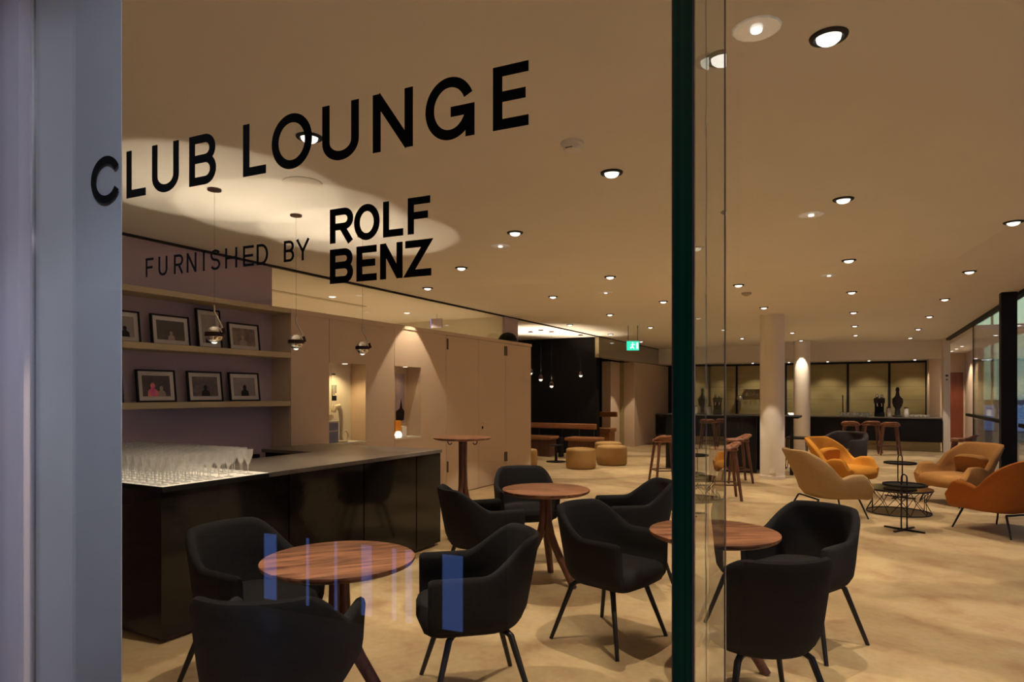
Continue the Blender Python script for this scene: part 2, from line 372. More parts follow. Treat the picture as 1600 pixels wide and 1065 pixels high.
MB().box(FT, FT + 0.001, -0.006, 0.0, 0, CEIL).build('edge_bead', 'silicone', fin)

# lettering: strokes laid along centre lines, cap height 1
def arc(cx, cy, rx, ry, a0, a1, n=14):
    return [(cx + rx * math.cos(math.radians(a0 + (a1 - a0) * i / n)), cy + ry * math.sin(math.radians(a0 + (a1 - a0) * i / n))) for i in range(n + 1)]
def glyph(ch, w, t):
    h = t / 2; L, R, B, TT = h, w - h, h, 1 - h; mx = w / 2
    rx = (R - L) / 2; o = 0.012
    if ch == 'L': return [[(L, 1), (L, B), (w, B)]]
    if ch == 'E': return [[(w, TT), (L, TT), (L, B), (w, B)], [(L, 0.515), (w - 0.05, 0.515)]]
    if ch == 'F': return [[(L, 0), (L, TT), (w, TT)], [(L, 0.50), (w - 0.07, 0.50)]]
    if ch == 'I': return [[(mx, 0), (mx, 1)]]
    if ch == 'H': return [[(L, 0), (L, 1)], [(R, 0), (R, 1)], [(L, 0.51), (R, 0.51)]]
    if ch == 'N': return [[(L, 0), (L, 1)], [(R, 0), (R, 1)], [(L, 1 - h * .4), (R, h * .4)]]
    if ch == 'Z': return [[(0, TT), (R - h * .3, TT), (L + h * .3, B), (w, B)]]
    if ch == 'Y': return [[(h * .7, 1), (mx, 0.42)], [(w - h * .7, 1), (mx, 0.42)], [(mx, 0), (mx, 0.46)]]
    if ch == 'U': return [[(L, 1)] + arc(mx, 0.33, rx, 0.33 - B + o, 180, 360, 18) + [(R, 1)]]
    if ch == 'O': return [arc(mx, 0.5, rx, 0.5 - B + o, 0, 360, 40)]
    if ch == 'C': return [arc(mx * 1.06, 0.5, rx * 1.10, 0.5 - B + o, 30, 330, 36)]
    if ch == 'G': return [arc(mx, 0.5, rx, 0.5 - B + o, 24, 340, 38), [(mx + .02, 0.44), (w, 0.44)], [(R, 0.48), (R, 0.0)]]
    if ch == 'D': return [[(L, B), (L, TT), (mx * .85, TT)] + arc(mx * .85, 0.5, R - mx * .85, 0.5 - B, 90, -90, 20) + [(L, B)]]
    if ch == 'B':
        y = 0.52; r1 = (TT - y) / 2; r2 = (y - B) / 2
        return [[(L, y), (L, TT), (R - r1 * 1.1, TT)] + arc(R - r1 * 1.1, y + r1, r1, r1, 90, -90, 12) + [(L, y)],
                [(L, y), (R - r2, y)] + arc(R - r2, y - r2, r2, r2, 90, -90, 12) + [(L, B), (L, y)]]
    if ch == 'R':
        y = 0.47; r1 = (TT - y) / 2
        return [[(L, 0), (L, TT), (R - r1, TT)] + arc(R - r1, y + r1, r1, r1, 90, -90, 12) + [(L, y)], [(mx + w * .02, y), (R + h * .1, 0)]]
    if ch == 'S':
        return [arc(mx, 0.745, rx, 0.255 - B + o, 25, 180, 12) + arc(mx, 0.745, rx, 0.245, 180, 255, 6) + arc(mx, 0.26, rx, 0.24, 78, 0, 6) + arc(mx, 0.26, rx, 0.26 - B + o, 0, -155, 12)]
def ribbon(mb, path, t, fn, v):
    q = [path[0]]
    for p in path[1:]:
        if math.hypot(p[0] - q[-1][0], p[1] - q[-1][1]) > 1e-3: q.append(p)
    path = q
    h = t / 2; n = len(path); closed = (abs(path[0][0] - path[-1][0]) + abs(path[0][1] - path[-1][1])) < 1e-6
    P = [Vector(p) for p in path]
    lft = []; rgt = []
    for i in range(n):
        if closed and i in (0, n - 1): a = P[0] - P[-2]; b = P[1] - P[0]
        else: a = P[i] - P[i - 1] if i else P[1] - P[0]; b = P[i + 1] - P[i] if i < n - 1 else P[-1] - P[-2]
        a = a.normalized(); b = b.normalized()
        na = Vector((-a.y, a.x)); nb = Vector((-b.y, b.x)); m = na + nb
        if m.length < 1e-4: m = na.copy()
        m.normalize(); k = h / max(0.3, m.dot(na)); lft.append(P[i] + m * k); rgt.append(P[i] - m * k)
    d = 0.0004
    vs = [fn(p, v) for p in lft] + [fn(p, v) for p in rgt] + [fn(p, v + d) for p in lft] + [fn(p, v + d) for p in rgt]
    fs = []
    for i in range(n - 1):
        fs += [(i, i + 1, n + i + 1, n + i), (2 * n + i, 3 * n + i, 3 * n + i + 1, 2 * n + i + 1), (i, 2 * n + i, 2 * n + i + 1, i + 1), (n + i, n + i + 1, 3 * n + i + 1, 3 * n + i)]
    fs += [(0, n, 3 * n, 2 * n), (n - 1, 3 * n - 1, 4 * n - 1, 2 * n - 1)]
    mb.add(vs, fs)
def lettering(name, label, lines):
    t = thing(name, label, 'lettering', GP(0, -0.0006, 0), GA)
    for z0, cap, st, items in lines:
        for ch, u0, u1 in items:
            wd = (u1 - u0) / cap; mb = MB(); g = glyph(ch, wd, st)
            for i, pa in enumerate(g):
                ribbon(mb, pa, st, lambda p, v, u0=u0, z0=z0, cap=cap: (u0 + p[0] * cap, v, z0 + p[1] * cap), -0.0001 * i)
            mb.build('letter', 'vinyl', t)
    return t
big = [('C', -1.397, -1.307), ('L', -1.283, -1.224), ('U', -1.205, -1.127), ('B', -1.098, -1.025), ('L', -0.955, -0.898), ('O', -0.884, -0.79), ('U', -0.767, -0.688), ('N', -0.659, -0.579), ('G', -0.555, -0.465), ('E', -0.433, -0.373)]
lettering('vinyl_lettering', 'large black two-word lettering across the top of the entrance pane', [(1.9165, 0.098, 0.165, big)])
fbx = [-1.224, -1.201, -1.186, -1.16, -1.141, -1.115, -1.105, -1.078, -1.061, -1.055, -1.040, -1.014, -1.001, -0.97, -0.955, -0.928, -0.921, -0.893, -0.855, -0.831, -0.826, -0.796]
lettering('vinyl_lettering', 'small thin black caption lettering on the entrance pane', [(1.748, 0.0385, 0.125, [(c, fbx[2 * i], fbx[2 * i + 1]) for i, c in enumerate('FURNISHEDBY')])])
lettering('vinyl_lettering', 'bold black two-line name lettering beside the thin caption on the pane',
          [(1.7715, 0.060, 0.20, [('R', -0.75, -0.700), ('O', -0.698, -0.645), ('L', -0.638, -0.598), ('F', -0.589, -0.546)]),
           (1.7012, 0.060, 0.20, [('B', -0.75, -0.700), ('E', -0.693, -0.651), ('N', -0.644, -0.599), ('Z', -0.594, -0.544)])])

# ------------------------------------------------------------------ lobby behind the standpoint
struct(bx('wall_lobby_back', 'lobby', -8, 8, -6.1, -6, 0, CEIL))
struct(bx('wall_lobby_left', 'lobby', -8.1, -8, -6, 0.7, 0, CEIL))
struct(bx('ceiling_lobby', 'lobby', 1.97, 8, -6, 1.2, CEIL, CEIL + 0.1))
struct(gbox(MB(), -3.9, -1.6, -2.62, -2.54, 0, 1.1).build('wall_lobby_parapet', 'blackmat'), 'low dark parapet in the lobby')
lp = thing('light_strip', 'row of upright blue light strips along the lobby parapet', 'light strip', GP(0, -2.535, 0), GA)
for u0, u1 in ((-3.45, -3.34), (-3.07, -3.05), (-2.83, -2.81), (-2.61, -2.53), (-2.37, -2.34), (-2.27, -2.22), (-2.00, -1.86)):  # unseen strips added for the blue bars mirrored in the pane
    MB().box(u0, u1, -0.02, 0.0, 0.06, 0.52).build('strip', 'led', lp)
for i, (u, v) in enumerate(((3.0, -0.9), (3.0, -2.3), (4.4, -1.6))):  # unseen fill lamps added to brighten the entrance side
    t = thing('lobby_lamp', ['round lavender ceiling lamp near the entrance glass', 'round lavender ceiling lamp in the middle of the lobby', 'round lavender ceiling lamp farthest aside in the lobby'][i], 'ceiling lamp', GP(u, v, CEIL))
    MB().lathe([(0.26, 0), (0.26, -0.05), (0.24, -0.06)], 32).build('housing', 'white', t)
    MB().lathe([(0.235, -0.061), (0.2, -0.07), (0.01, -0.072)], 32).build('diffuser', 'lobbylamp', t)

for i, (u, v) in enumerate(((-0.70, -0.95), (-0.35, -0.95))):  # out-of-view spots added to lift the pale entrance panel
    t = thing('track_spotlight', ['white spotlight on the lobby ceiling aimed at the entrance wall', 'second white spotlight on the lobby ceiling aimed at the entrance wall'][i], 'spotlight', GP(u, v, CEIL))
    MB().lathe([(0.05, 0), (0.05, -0.03), (0.01, -0.035)], 20).build('base', 'white', t)
    aim = Vector(GP(-1.75, 0, (0.55, 1.65)[i])) - Vector(GP(u, v, CEIL - 0.12)); q = aim.to_track_quat('-Z', 'Y')
    hd_ = MB().lathe([(0.035, -0.06), (0.04, -0.055), (0.04, 0.07), (0.02, 0.08)], 20).build('head', 'white', t, True)
    hd_.location = (0, 0, -0.10); hd_.rotation_euler = q.to_euler()
    l = spot('track_beam', (0, 0, -0.12), 104, 50, 0.5, t, rot=q.to_euler(), color=(0.70, 0.80, 1.0), size=0.05)
# ------------------------------------------------------------------ cabinet wall, shelves
XF = -5.33
def panel(name, y0, y1, z0, z1, par, hole=None):
    mb = MB(); g = 0.003; a, b = XF, XF - 0.022
    if hole is None: mb.box(b, a, y0 + g, y1 - g, z0, z1)
    else:
        hy0, hy1, hz0, hz1 = hole
        mb.box(b, a, y0 + g, y1 - g, hz1, z1); mb.box(b, a, y0 + g, y1 - g, z0, hz0)
        if hy0 - y0 > 0.01: mb.box(b, a, y0 + g, hy0, hz0, hz1)
        mb.box(b, a, hy1, y1 - g, hz0, hz1)
    return mb.build(name, 'cab', par)
cw = thing('cabinet_wall', 'long beige lacquered cabinet wall with two display niches and doors', 'cabinet', (0, 0, 0))
bx('carcass', 'cab', -5.66, -5.36, 4.89, 5.44, 0.06, 2.36, cw)
bx('carcass', 'cab', -5.60, -5.36, 7.20, 10.55, 0.06, 2.36, cw)
bx('carcass', 'cab', -5.60, -5.36, 6.08, 6.60, 0.06, 2.36, cw)
bx('carcass', 'cab', -5.60, -5.36, 5.44, 6.08, 1.88, 2.36, cw); bx('carcass', 'cab', -5.60, -5.36, 5.44, 6.08, 0.06, 0.90, cw)
bx('carcass', 'cab', -5.60, -5.36, 6.60, 7.20, 1.88, 2.36, cw); bx('carcass', 'cab', -5.60, -5.36, 6.60, 7.20, 0.06, 0.90, cw)
bx('top_board', 'cab', -5.62, XF + 0.012, 4.88, 10.56, 2.36, 2.41, cw)
bx('plinth', 'cab', -5.60, -5.37, 4.89, 10.55, 0, 0.06, cw)
panel('panel', 4.885, 5.45, 0.0, 2.36, cw)
panel('panel', 5.45, 6.615, 0.0, 2.36, cw, (5.455, 6.06, 0.93, 1.86))
panel('panel', 6.615, 7.80, 0.0, 2.36, cw, (6.62, 7.19, 0.92, 1.865))
for y0, y1, hy in ((7.80, 8.71, 7.83), (8.71, 9.59, 9.56), (9.59, 10.55, 9.62)):
    d = panel('door', y0, y1, 0.012, 2.355, cw)
    for z in (0.35, 2.15): bx('hinge', 'hinge', XF, XF + 0.012, hy - 0.016, hy + 0.016, z, z + 0.16, d)
    if y0 == 8.71:
        h = MB(); h.tube([(XF, 8.82, 1.04), (XF + 0.05, 8.82, 1.04), (XF + 0.055, 8.94, 1.04)], 0.009, 8); h.build('handle', 'chrome', d, True)
        MB().box(XF, XF + 0.006, 8.80, 8.84, 0.94, 0.98).build('lock', 'chrome', d)
for y0, y1, z0, m2 in ((5.455, 6.06, 0.93, 'cream'), (6.62, 7.19, 0.92, 'cab')):
    bx('niche_back', m2, -5.612, -5.585, y0 - 0.02, y1 + 0.02, z0 - 0.03, 1.885, cw)
    bx('niche_sill', 'cream', -5.59, XF + 0.006, y0, y1, z0 - 0.018, z0, cw)
# niche lamps
for y, z, wv, lb in ((5.75, 1.86, 15, 'small warm lamp in the niche beside the open shelves'), (6.9, 1.865, 2.0, 'small lamp in the niche under the wall light')):
    t = thing('niche_lamp', lb, 'lamp', (-5.375, y, z)); MB().lathe([(0.03, 0), (0.035, -0.006), (0.02, -0.008)], 16).build('lens', 'softlens', t)
    spot('niche_light', (0, 0, -0.02), wv, 130, 0.6, t, color=(1, .7, .33))
# niche things
t = thing('display_stand', 'ivory curved stand with a small loop at its foot in the niche', 'stand', (-5.43, 5.75, 0.93)); t.scale = (1.2, 1.2, 1.2)
MB().lathe([(0.06, 0), (0.065, 0.012), (0.03, 0.02)], 20).build('base', 'creamobj', t, True)
MB().tube([(0, 0, 0.015), (0, 0.0, 0.20), (0, -0.01, 0.30), (0, -0.04, 0.355), (0, -0.09, 0.345), (0, -0.11, 0.30)], [0.018, 0.02, 0.024, 0.028, 0.026, 0.022], 12).build('stem', 'creamobj', t, True)
MB().tube([(0.02, 0.03 + 0.045 * math.cos(a * PI / 8), 0.06 + 0.05 * math.sin(a * PI / 8)) for a in range(16)], 0.009, 8, True).build('loop', 'creamobj', t, True)
t = thing('cup', 'small ivory cup on a box in the niche', 'cup', (-5.44, 5.57, 1.19)); MB().lathe([(0.02, 0), (0.032, 0.03), (0.035, 0.07), (0.031, 0.07), (0.028, 0.03), (0.015, 0.008)], 18).build('bowl', 'creamobj', t, True)
MB().tube([(0, 0.034, 0.055), (0, 0.055, 0.05), (0, 0.055, 0.025), (0, 0.033, 0.02)], 0.005, 6).build('handle', 'creamobj', t, True)
t = thing('storage_box', 'slate blue storage box in the niche under the cup', 'box', (-5.46, 5.56, 0.93)); bx('body', 'bluecarton', -0.08, 0.08, -0.09, 0.09, 0, 0.235, t, 0.004); bx('lid', 'paper', -0.083, 0.083, -0.093, 0.093, 0.235, 0.26, t, 0.004); bx('stripe', 'lilac', 0.08, 0.081, -0.09, 0.09, 0.13, 0.15, t)
t = thing('carton', 'bright orange carton in the niche under the wall light', 'carton', (-5.45, 6.80, 0.92)); bx('body', 'orange', -0.04, 0.04, -0.06, 0.06, 0, 0.22, t, 0.003); bx('flap', 'orange', -0.03, 0.035, -0.055, 0.055, 0.22, 0.226, t)
t = thing('carton', 'small white carton beside the orange carton', 'carton', (-5.44, 6.93, 0.92)); bx('body', 'white', -0.03, 0.03, -0.045, 0.045, 0, 0.14, t, 0.003); bx('flap', 'white', -0.025, 0.025, -0.04, 0.04, 0.14, 0.145, t)
t = thing('candle', 'round white candle before the orange carton', 'candle', (-5.37, 6.745, 0.92)); MB().lathe([(0.035, 0), (0.05, 0.03), (0.05, 0.05), (0.03, 0.085), (0.005, 0.09)], 18).build('body', 'softlens', t, True); MB().tube([(0, 0, 0.088), (0, 0.002, 0.105)], 0.002, 5).build('wick', 'blackmat', t)  # candle body's brightness is put in as emission
t = thing('poster', 'lilac picture of a dark seated figure at the back of the niche', 'poster', (-5.583, 7.045, 1.10)); bx('sheet', 'lilac', 0, 0.004, -0.095, 0.1, 0, 0.68, t)
MB().prism([(-0.09, 0.0), (0.08, 0.04), (0.095, 0.16), (0.05, 0.20), (0.02, 0.33), (-0.01, 0.20), (-0.09, 0.16)], 0.004, 0.006, lambda p, a: (a, p[0], p[1])).build('figure', 'blackmat', t)
t = thing('poster', 'yellow poster with black lettering marks at the back of the niche', 'poster', (-5.583, 5.875, 1.13)); bx('sheet', 'cream', 0, 0.003, -0.14, 0.12, 0, 0.70, t)
for a, b, c, d in ((-.13, -.07, .60, .615), (-.13, -.115, .33, .48), (-.10, -.085, .36, .48), (-.07, -.055, .38, .48), (-.13, -.05, .29, .35)): bx('mark', 'blackmat', 0.003, 0.004, a, b, c, d, t)

su = thing('wall_shelf', 'long sand-coloured picture shelf unit of three boards', 'shelf', (0, 0, 0))
for z0, z1 in ((2.36, 2.41), (1.885, 1.94), (1.375, 1.43)): bx('board', 'shelf', -5.62, XF, 1.2, 4.885, z0, z1, su, 0.003)
bx('back_counter', 'blackmat', -5.62, -5.30, 3.2, 4.45, 0, 0.9, None)
bpy.data.objects['back_counter'].location.x = 0.012
tag(bpy.data.objects['back_counter'], 'low black back counter under the picture shelves', 'counter')

# pictures
def photo_mat(i, a, b):
    return mat('photo_print', a, 0.35, var=(9 + i, b), coat=0.2)
def frame(y0, y1, z, h, label, a, b, i, fig=()):
    wd = y1 - y0
    t = thing('picture_frame', label, 'picture', (-5.50, (y0 + y1) / 2, z), 0, 'framed photographs on the shelves')
    t.rotation_euler = (0, math.radians(-7), 0)
    f = MB(); e = 0.014
    f.box(-0.012, 0.012, -wd / 2, wd / 2, 0, e).box(-0.012, 0.012, -wd / 2, wd / 2, h - e, h).box(-0.012, 0.012, -wd / 2, -wd / 2 + e, e, h - e).box(-0.012, 0.012, wd / 2 - e, wd / 2, e, h - e)
    f.build('frame', 'blackmat', t)
    bx('passepartout', 'paper', -0.006, 0.002, -wd / 2 + e, wd / 2 - e, e, h - e, t)
    m_ = 0.052
    p = bx('print', photo_mat(i, a, b), 0.002, 0.004, -wd / 2 + m_, wd / 2 - m_, m_, h - m_, t)
    for cx_, cz, s_, mm in fig:      # little portrait silhouettes: shoulders and head
        cx_ *= wd; zc = m_ + cz
        poly = [(-1.1, 0), (1.1, 0), (1.0, 1.1), (0.5, 1.5), (0.3, 1.6)] + [(0.5 * math.cos(k), 2.1 + 0.6 * math.sin(k)) for k in (-0.9, -0.3, 0.4, 1.2, 1.9, 2.7, 3.4, 4.0)] + [(-0.3, 1.6), (-0.5, 1.5), (-1.0, 1.1)]
        MB().prism([(cx_ + q[0] * s_, zc + q[1] * s_) for q in poly], 0.004, 0.005, lambda q, a_: (a_, q[0], q[1])).build('figure', mm, p)
D = (0.03, 0.022, 0.02); G_ = (0.22, 0.19, 0.19)
M['skin'] = mat('print_pale', (0.32, 0.26, 0.24), 0.5, var=(20, (0.26, 0.2, 0.19)))
M['pinkprint'] = mat('print_magenta', (0.65, 0.08, 0.35), 0.5, var=(12, (0.9, 0.3, 0.1)))
frame(3.02, 3.37, 1.94, 0.28, 'framed photograph of two suited figures at the shelf end by the panel', G_, (0.3, 0.26, 0.26), 0, ((-0.02, 0, 0.035, 'blackmat'), (0.12, 0, 0.035, 'blackmat')))
frame(3.47, 3.84, 1.94, 0.28, 'framed dark landscape photograph second on the upper shelf', D, (0.05, 0.04, 0.035), 1, ((0.0, 0.0, 0.03, 'skin'),))
frame(3.92, 4.18, 1.94, 0.38, 'tall portrait-format framed photograph on the upper shelf', G_, (0.3, 0.26, 0.25), 2, ((0.0, 0, 0.045, 'blackmat'),))
frame(4.26, 4.63, 1.94, 0.28, 'framed brown photograph at the cabinet end of the upper shelf', (0.10, 0.07, 0.06), (0.26, 0.19, 0.17), 3, ((-0.05, 0, 0.04, 'skin'),))
frame(2.88, 3.22, 1.43, 0.29, 'framed photograph cut off by the panel on the lower shelf', G_, D, 4)
frame(3.34, 3.70, 1.43, 0.29, 'framed photograph with a bright magenta figure on the lower shelf', D, (0.07, 0.05, 0.07), 5, ((-0.1, 0, 0.045, 'pinkprint'), (0.12, 0, 0.035, 'skin')))
frame(3.82, 4.19, 1.43, 0.29, 'framed grey photograph third on the lower shelf', (0.06, 0.05, 0.06), (0.14, 0.11, 0.12), 6, ((0.0, 0.0, 0.04, 'blackmat'),))
frame(4.27, 4.63, 1.43, 0.29, 'framed photograph of one seated dark figure at the lower shelf end', (0.20, 0.18, 0.21), (0.26, 0.23, 0.24), 7, ((0.0, 0.0, 0.042, 'blackmat'),))
t = thing('dome_speaker', 'black dome on top of the beige cabinet wall', 'speaker', (-5.47, 9.92, 2.41))
MB().lathe([(0.17, 0), (0.175, 0.02), (0.165, 0.06), (0.13, 0.12), (0.08, 0.155), (0.01, 0.17)], 24).build('shell', 'blackmat', t, True); MB().lathe([(0.18, 0), (0.18, 0.012), (0.17, 0.014)], 24).build('rim', 'steel', t)

# ------------------------------------------------------------------ bar counter
XC, YN, YE = -3.67, 2.38, 5.30
bc = thing('bar_counter', 'U-shaped black bar counter with a thin stone top', 'bar counter', (0, 0, 0))
mb = MB().box(XC - 0.9, XC - 0.04, YN + 0.03, YE - 0.03, 0.12, 0.915).box(-5.29, XC - 0.9, 4.52, YE - 0.03, 0.12, 0.915).box(-5.29, XC - 0.9, YN + 0.03, 3.15, 0.12, 0.915)
mb.build('carcass', 'blackmat', bc)
MB().box(XC - 0.88, XC - 0.05, YN + 0.04, YE - 0.06, 0, 0.12).box(-5.29, XC - 0.88, YN + 0.04, 3.1, 0, 0.12).build('plinth', 'walnutdark', bc)
for y0, y1 in ((YN + 0.0, 3.36), (3.366, 4.17), (4.176, 4.90), (4.906, YE)): bx('front_panel', 'black', XC - 0.04, XC - 0.018, y0 + 0.004, y1 - 0.004, 0.03, 0.915, bc)
for x0, x1 in ((-5.29, -4.50), (-4.494, XC - 0.02)): bx('front_panel', 'black', x0, x1, YN + 0.008, YN + 0.03, 0.03, 0.915, bc)
bx('end_panel', 'black', XC - 0.92, XC - 0.04, YE - 0.03, YE - 0.008, 0.03, 0.915, bc)
mb = MB().box(XC - 0.93, XC, 3.17, YE, 0.918, 0.95).box(-5.30, XC - 0.93, 4.48, YE, 0.918, 0.95)
mb.build('worktop', 'stone', bc, bevel=0.002)
bx('lit_body', 'blackmat', -5.30, XC, YN, 3.165, 0.918, 0.944, bc)
bx('lit_worktop', 'litglass', -5.30, XC, YN, 3.165, 0.9442, 0.95, bc)['label'] = 'glowing backlit glass end of the worktop'
bx('edge_trim', 'blackmat', -5.30, XC + 0.003, YN - 0.003, YN, 0.915, 0.948, bc); bx('edge_trim', 'blackmat', XC, XC + 0.003, YN, 3.165, 0.915, 0.948, bc)

# stemmed glasses
gp = MB().lathe([(0.031, 0.0), (0.031, 0.002), (0.012, 0.005), (0.0045, 0.012), (0.004, 0.060), (0.008, 0.066), (0.018, 0.090), (0.029, 0.130), (0.034, 0.172), (0.0325, 0.172), (0.0275, 0.130), (0.016, 0.092), (0.002, 0.072)], 14).build('wine_glass', 'wine', None, True)
cells = []
for i in range(18):
    for j in range(10):
        x = -3.735 - i * 0.079 + random.uniform(-.004, .004); y = 2.425 + j * 0.077 + random.uniform(-.003, .003)
        if y > 3.14: continue
        if i < 2 and j > 6 - i and j != 8: continue
        if 2 <= i <= 5 and j == 6: continue
        cells.append((x, y))
for k, (x, y) in enumerate(cells):
    o = gp if k == 0 else gp.copy()
    if k: col.objects.link(o)
    o.location = (x, y, 0.9502)
    tag(o, 'clear stemmed glass standing in the crowd on the lit bar end', 'glass', 'stemmed glasses on the lit bar end')
print('glasses', len(cells))

# ------------------------------------------------------------------ ceiling lamps
def make_downlight():
    t = thing('downlight', 'x', 'downlight', (0, 0, 0), 0, 'black-ringed ceiling downlights')
    MB().lathe([(0.047, -0.002), (0.055, -0.012), (0.068, -0.008), (0.071, 0.0), (0.047, 0.0)], 28).build('ring', 'blackmat', t, True)
    MB().lathe([(0.046, -0.003), (0.043, -0.016), (0.032, -0.026), (0.016, -0.031), (0.002, -0.032)], 24).build('lens', 'lens', t, True)
    spot('downlight_beam', (0, 0, -0.04), SPOT_W, 62, 0.14, t, size=0.016)
    return t
dl, du = make_downlight(), [False]
rows = {-0.11: [2.79, 5.18, 7.58, 9.99, 12.5, 15.0, 17.4], 1.09: [1.7, 4.1, 6.53, 8.94, 11.39, 13.82, 16.4, 18.9],
        -1.38: [1.45, 3.86, 6.24, 8.64, 11.10, 13.6, 15.97, 18.45], -2.63: [2.54, 4.9, 7.3, 9.65, 12.05, 14.5, 17.0],
        -3.89: [5.99, 8.4, 10.79, 13.27], -5.18: [12.0, 14.4, 16.8]}
rown = {-0.11: 'in the row leading away from the largest downlight', 1.09: 'in the row nearest the glass front', -1.38: 'in the row over the thick column', -2.63: 'in the row starting behind the big lettering', -3.89: 'in the row between bar and far poufs', -5.18: 'in the row along the dark side room'}
ords = ['first', 'second', 'third', 'fourth', 'fifth', 'sixth', 'seventh', 'eighth']
special = {(-0.11, 2.79): 'largest black-ringed downlight near the top of the picture, beside a clear reflector', (-2.63, 2.54): 'black-ringed downlight seen through the second letter O',
           (-1.38, 3.86): 'black-ringed downlight just beyond the smoke detector'}
for x, ys in rows.items():
    shown = [y for y in ys if (x, y) not in ((1.09, 1.7), (1.09, 4.1), (-1.38, 1.45))]
    for y in ys:
        lab = special.get((x, y), ords[shown.index(y)] + ' black-ringed downlight ' + rown[x] if y in shown else {1.7: 'ceiling downlight beside the entrance glass, out of the picture', 4.1: 'ceiling downlight by the glass front, out of the picture', 1.45: 'ceiling downlight just inside the entrance, above the picture'}[y])
        place(dl, du, (x, y, CEIL), 0, lab)
t = thing('wall_washer', 'downlight close to the cabinet wall casting a bright cone', 'downlight', (-5.03, 6.93, CEIL))
MB().lathe([(0.047, -0.002), (0.055, -0.012), (0.068, -0.008), (0.071, 0.0), (0.047, 0.0)], 28).build('ring', 'blackmat', t, True)
MB().lathe([(0.046, -0.003), (0.043, -0.016), (0.032, -0.026), (0.002, -0.032)], 24).build('lens', 'lens', t, True)
spot('washer_beam', (0, 0, -0.03), 130, 68, 0.10, t)
for i, (x, y, lb) in enumerate(((-0.35, 2.60, 'large clear rimless reflector lamp beside the biggest downlight'), (-0.34, 5.51, 'clear rimless lamp nearer the glass front'), (-0.33, 8.45, 'small clear rimless lamp farthest along the ceiling'), (-2.99, 5.28, 'clear rimless lamp by the bold lettering'), (-3.10, 8.43, 'clear rimless lamp over the middle tables'))):
    t = thing('reflector_lamp', lb, 'ceiling lamp', (x, y, CEIL), 0, 'clear rimless ceiling lamps')
    MB().lathe([(0.02, -0.001), (0.05, -0.004), (0.085, -0.005), (0.09, 0)], 14).build('reflector', 'reflector', t)
    MB().lathe([(0.022, -0.005), (0.02, -0.012), (0.004, -0.016)], 14).build('lens', 'lens', t, True)
t = thing('smoke_detector', 'white round smoke detector on the ceiling', 'smoke detector', (-1.41, 3.30, CEIL))
MB().lathe([(0.066, 0), (0.066, -0.012), (0.055, -0.02)], 28).build('base', 'paintwhite', t, True)
MB().lathe([(0.05, -0.02), (0.048, -0.042), (0.03, -0.05), (0.002, -0.051)], 28).build('cap', 'paintwhite', t, True)
MB().box(-0.02, 0.02, -0.049, -0.045, -0.040, -0.036).build('slot', 'blackmat', t)
t = thing('smoke_detector', 'tiny pale detector among the far downlights', 'smoke detector', (-1.39, 9.36, CEIL)); MB().lathe([(0.07, 0), (0.06, -0.03), (0.02, -0.045)], 18).build('base', 'vent', t, True); MB().lathe([(0.03, -0.045), (0.02, -0.05)], 12).build('cap', 'vent', t)
t = thing('ceiling_speaker', 'flat round ceiling speaker grille in the light pool', 'speaker', (-3.24, 3.07, CEIL))
MB().lathe([(0.125, 0), (0.125, -0.006), (0.115, -0.007)], 36).build('rim', 'white', t, True); MB().lathe([(0.114, -0.005), (0.01, -0.006)], 36).build('grille', 'vent', t)
for x, y, lb in ((-6.68, 6.89, 'downlight seen behind the clerestory glass'), (-6.9, 8.9, 'far downlight behind the clerestory glass')):
    t = thing('store_downlight', lb, 'downlight', (x, y, CEIL)); MB().lathe([(0.05, 0), (0.045, -0.012), (0.01, -0.02)], 18).build('lens', 'lens', t, True); MB().lathe([(0.05, 0), (0.065, -0.006), (0.068, 0)], 18).build('ring', 'white', t)
    spot('store_light', (0, 0, -0.03), 200, 150, 0.5, t)
t = thing('store_floor_lamp', 'upright light column in the room behind the cabinets', 'floor lamp', (-7.3, 7.0, 0))
MB().lathe([(0.13, 0), (0.13, 0.03), (0.03, 0.04)], 20).build('base', 'white', t); MB().lathe([(0.05, 0.04), (0.05, 1.7), (0.02, 1.71)], 16).build('shaft', 'softlens', t)  # hidden behind the cabinets, only there to light that room

def make_pendant():
    t = thing('pendant_lamp', 'x', 'pendant lamp', (0, 0, 0), 0, 'pendant lamps over the bar')
    MB().lathe([(0.045, 0), (0.045, -0.012), (0.01, -0.014)], 24).build('canopy', 'brown', t, True)
    MB().tube([(0, 0, -0.01), (0, 0, -0.80)], 0.0008, 6).build('cord', 'blackmat', t)
    MB().tube([(0, 0, -0.79), (0.0, 0, -0.84), (0.02, 0, -0.87), (0.05, 0, -0.93), (0.062, 0, -0.965)], [0.006, 0.006, 0.006, 0.008, 0.009], 10).build('arm', 'chrome', t, True)
    MB().tube([(0.062, 0, -0.95), (0.075, 0, -0.985), (0.055, 0, -0.99)], 0.011, 10).build('joint', 'brown', t, True)
    MB().lathe([(0.050, -1.005), (0.061, -1.004), (0.063, -0.99), (0.061, -0.976), (0.050, -0.975)], 28).build('ring', 'brown', t, True)
    MB().lathe([(0.054, -0.978), (0.048, -0.957), (0.030, -0.940), (0.004, -0.934)], 24).build('upper_lens', 'chrome', t, True)
    MB().lathe([(0.054, -1.002), (0.048, -1.024), (0.030, -1.041), (0.004, -1.047)], 24).build('lower_lens', 'chrome', t, True)
    MB().lathe([(0.020, -1.044), (0.012, -1.051), (0.003, -1.053)], 16).build('led', 'lens', t, True)
    spot('pendant_uplight', (0, 0, -0.925), 25, 88, 0.10, t, rot=(PI, 0, 0), color=(1, 0.83, 0.58))
    spot('pendant_downlight', (0, 0, -1.06), 25, 90, 0.4, t)
    return t
pn, pu = make_pendant(), [False]
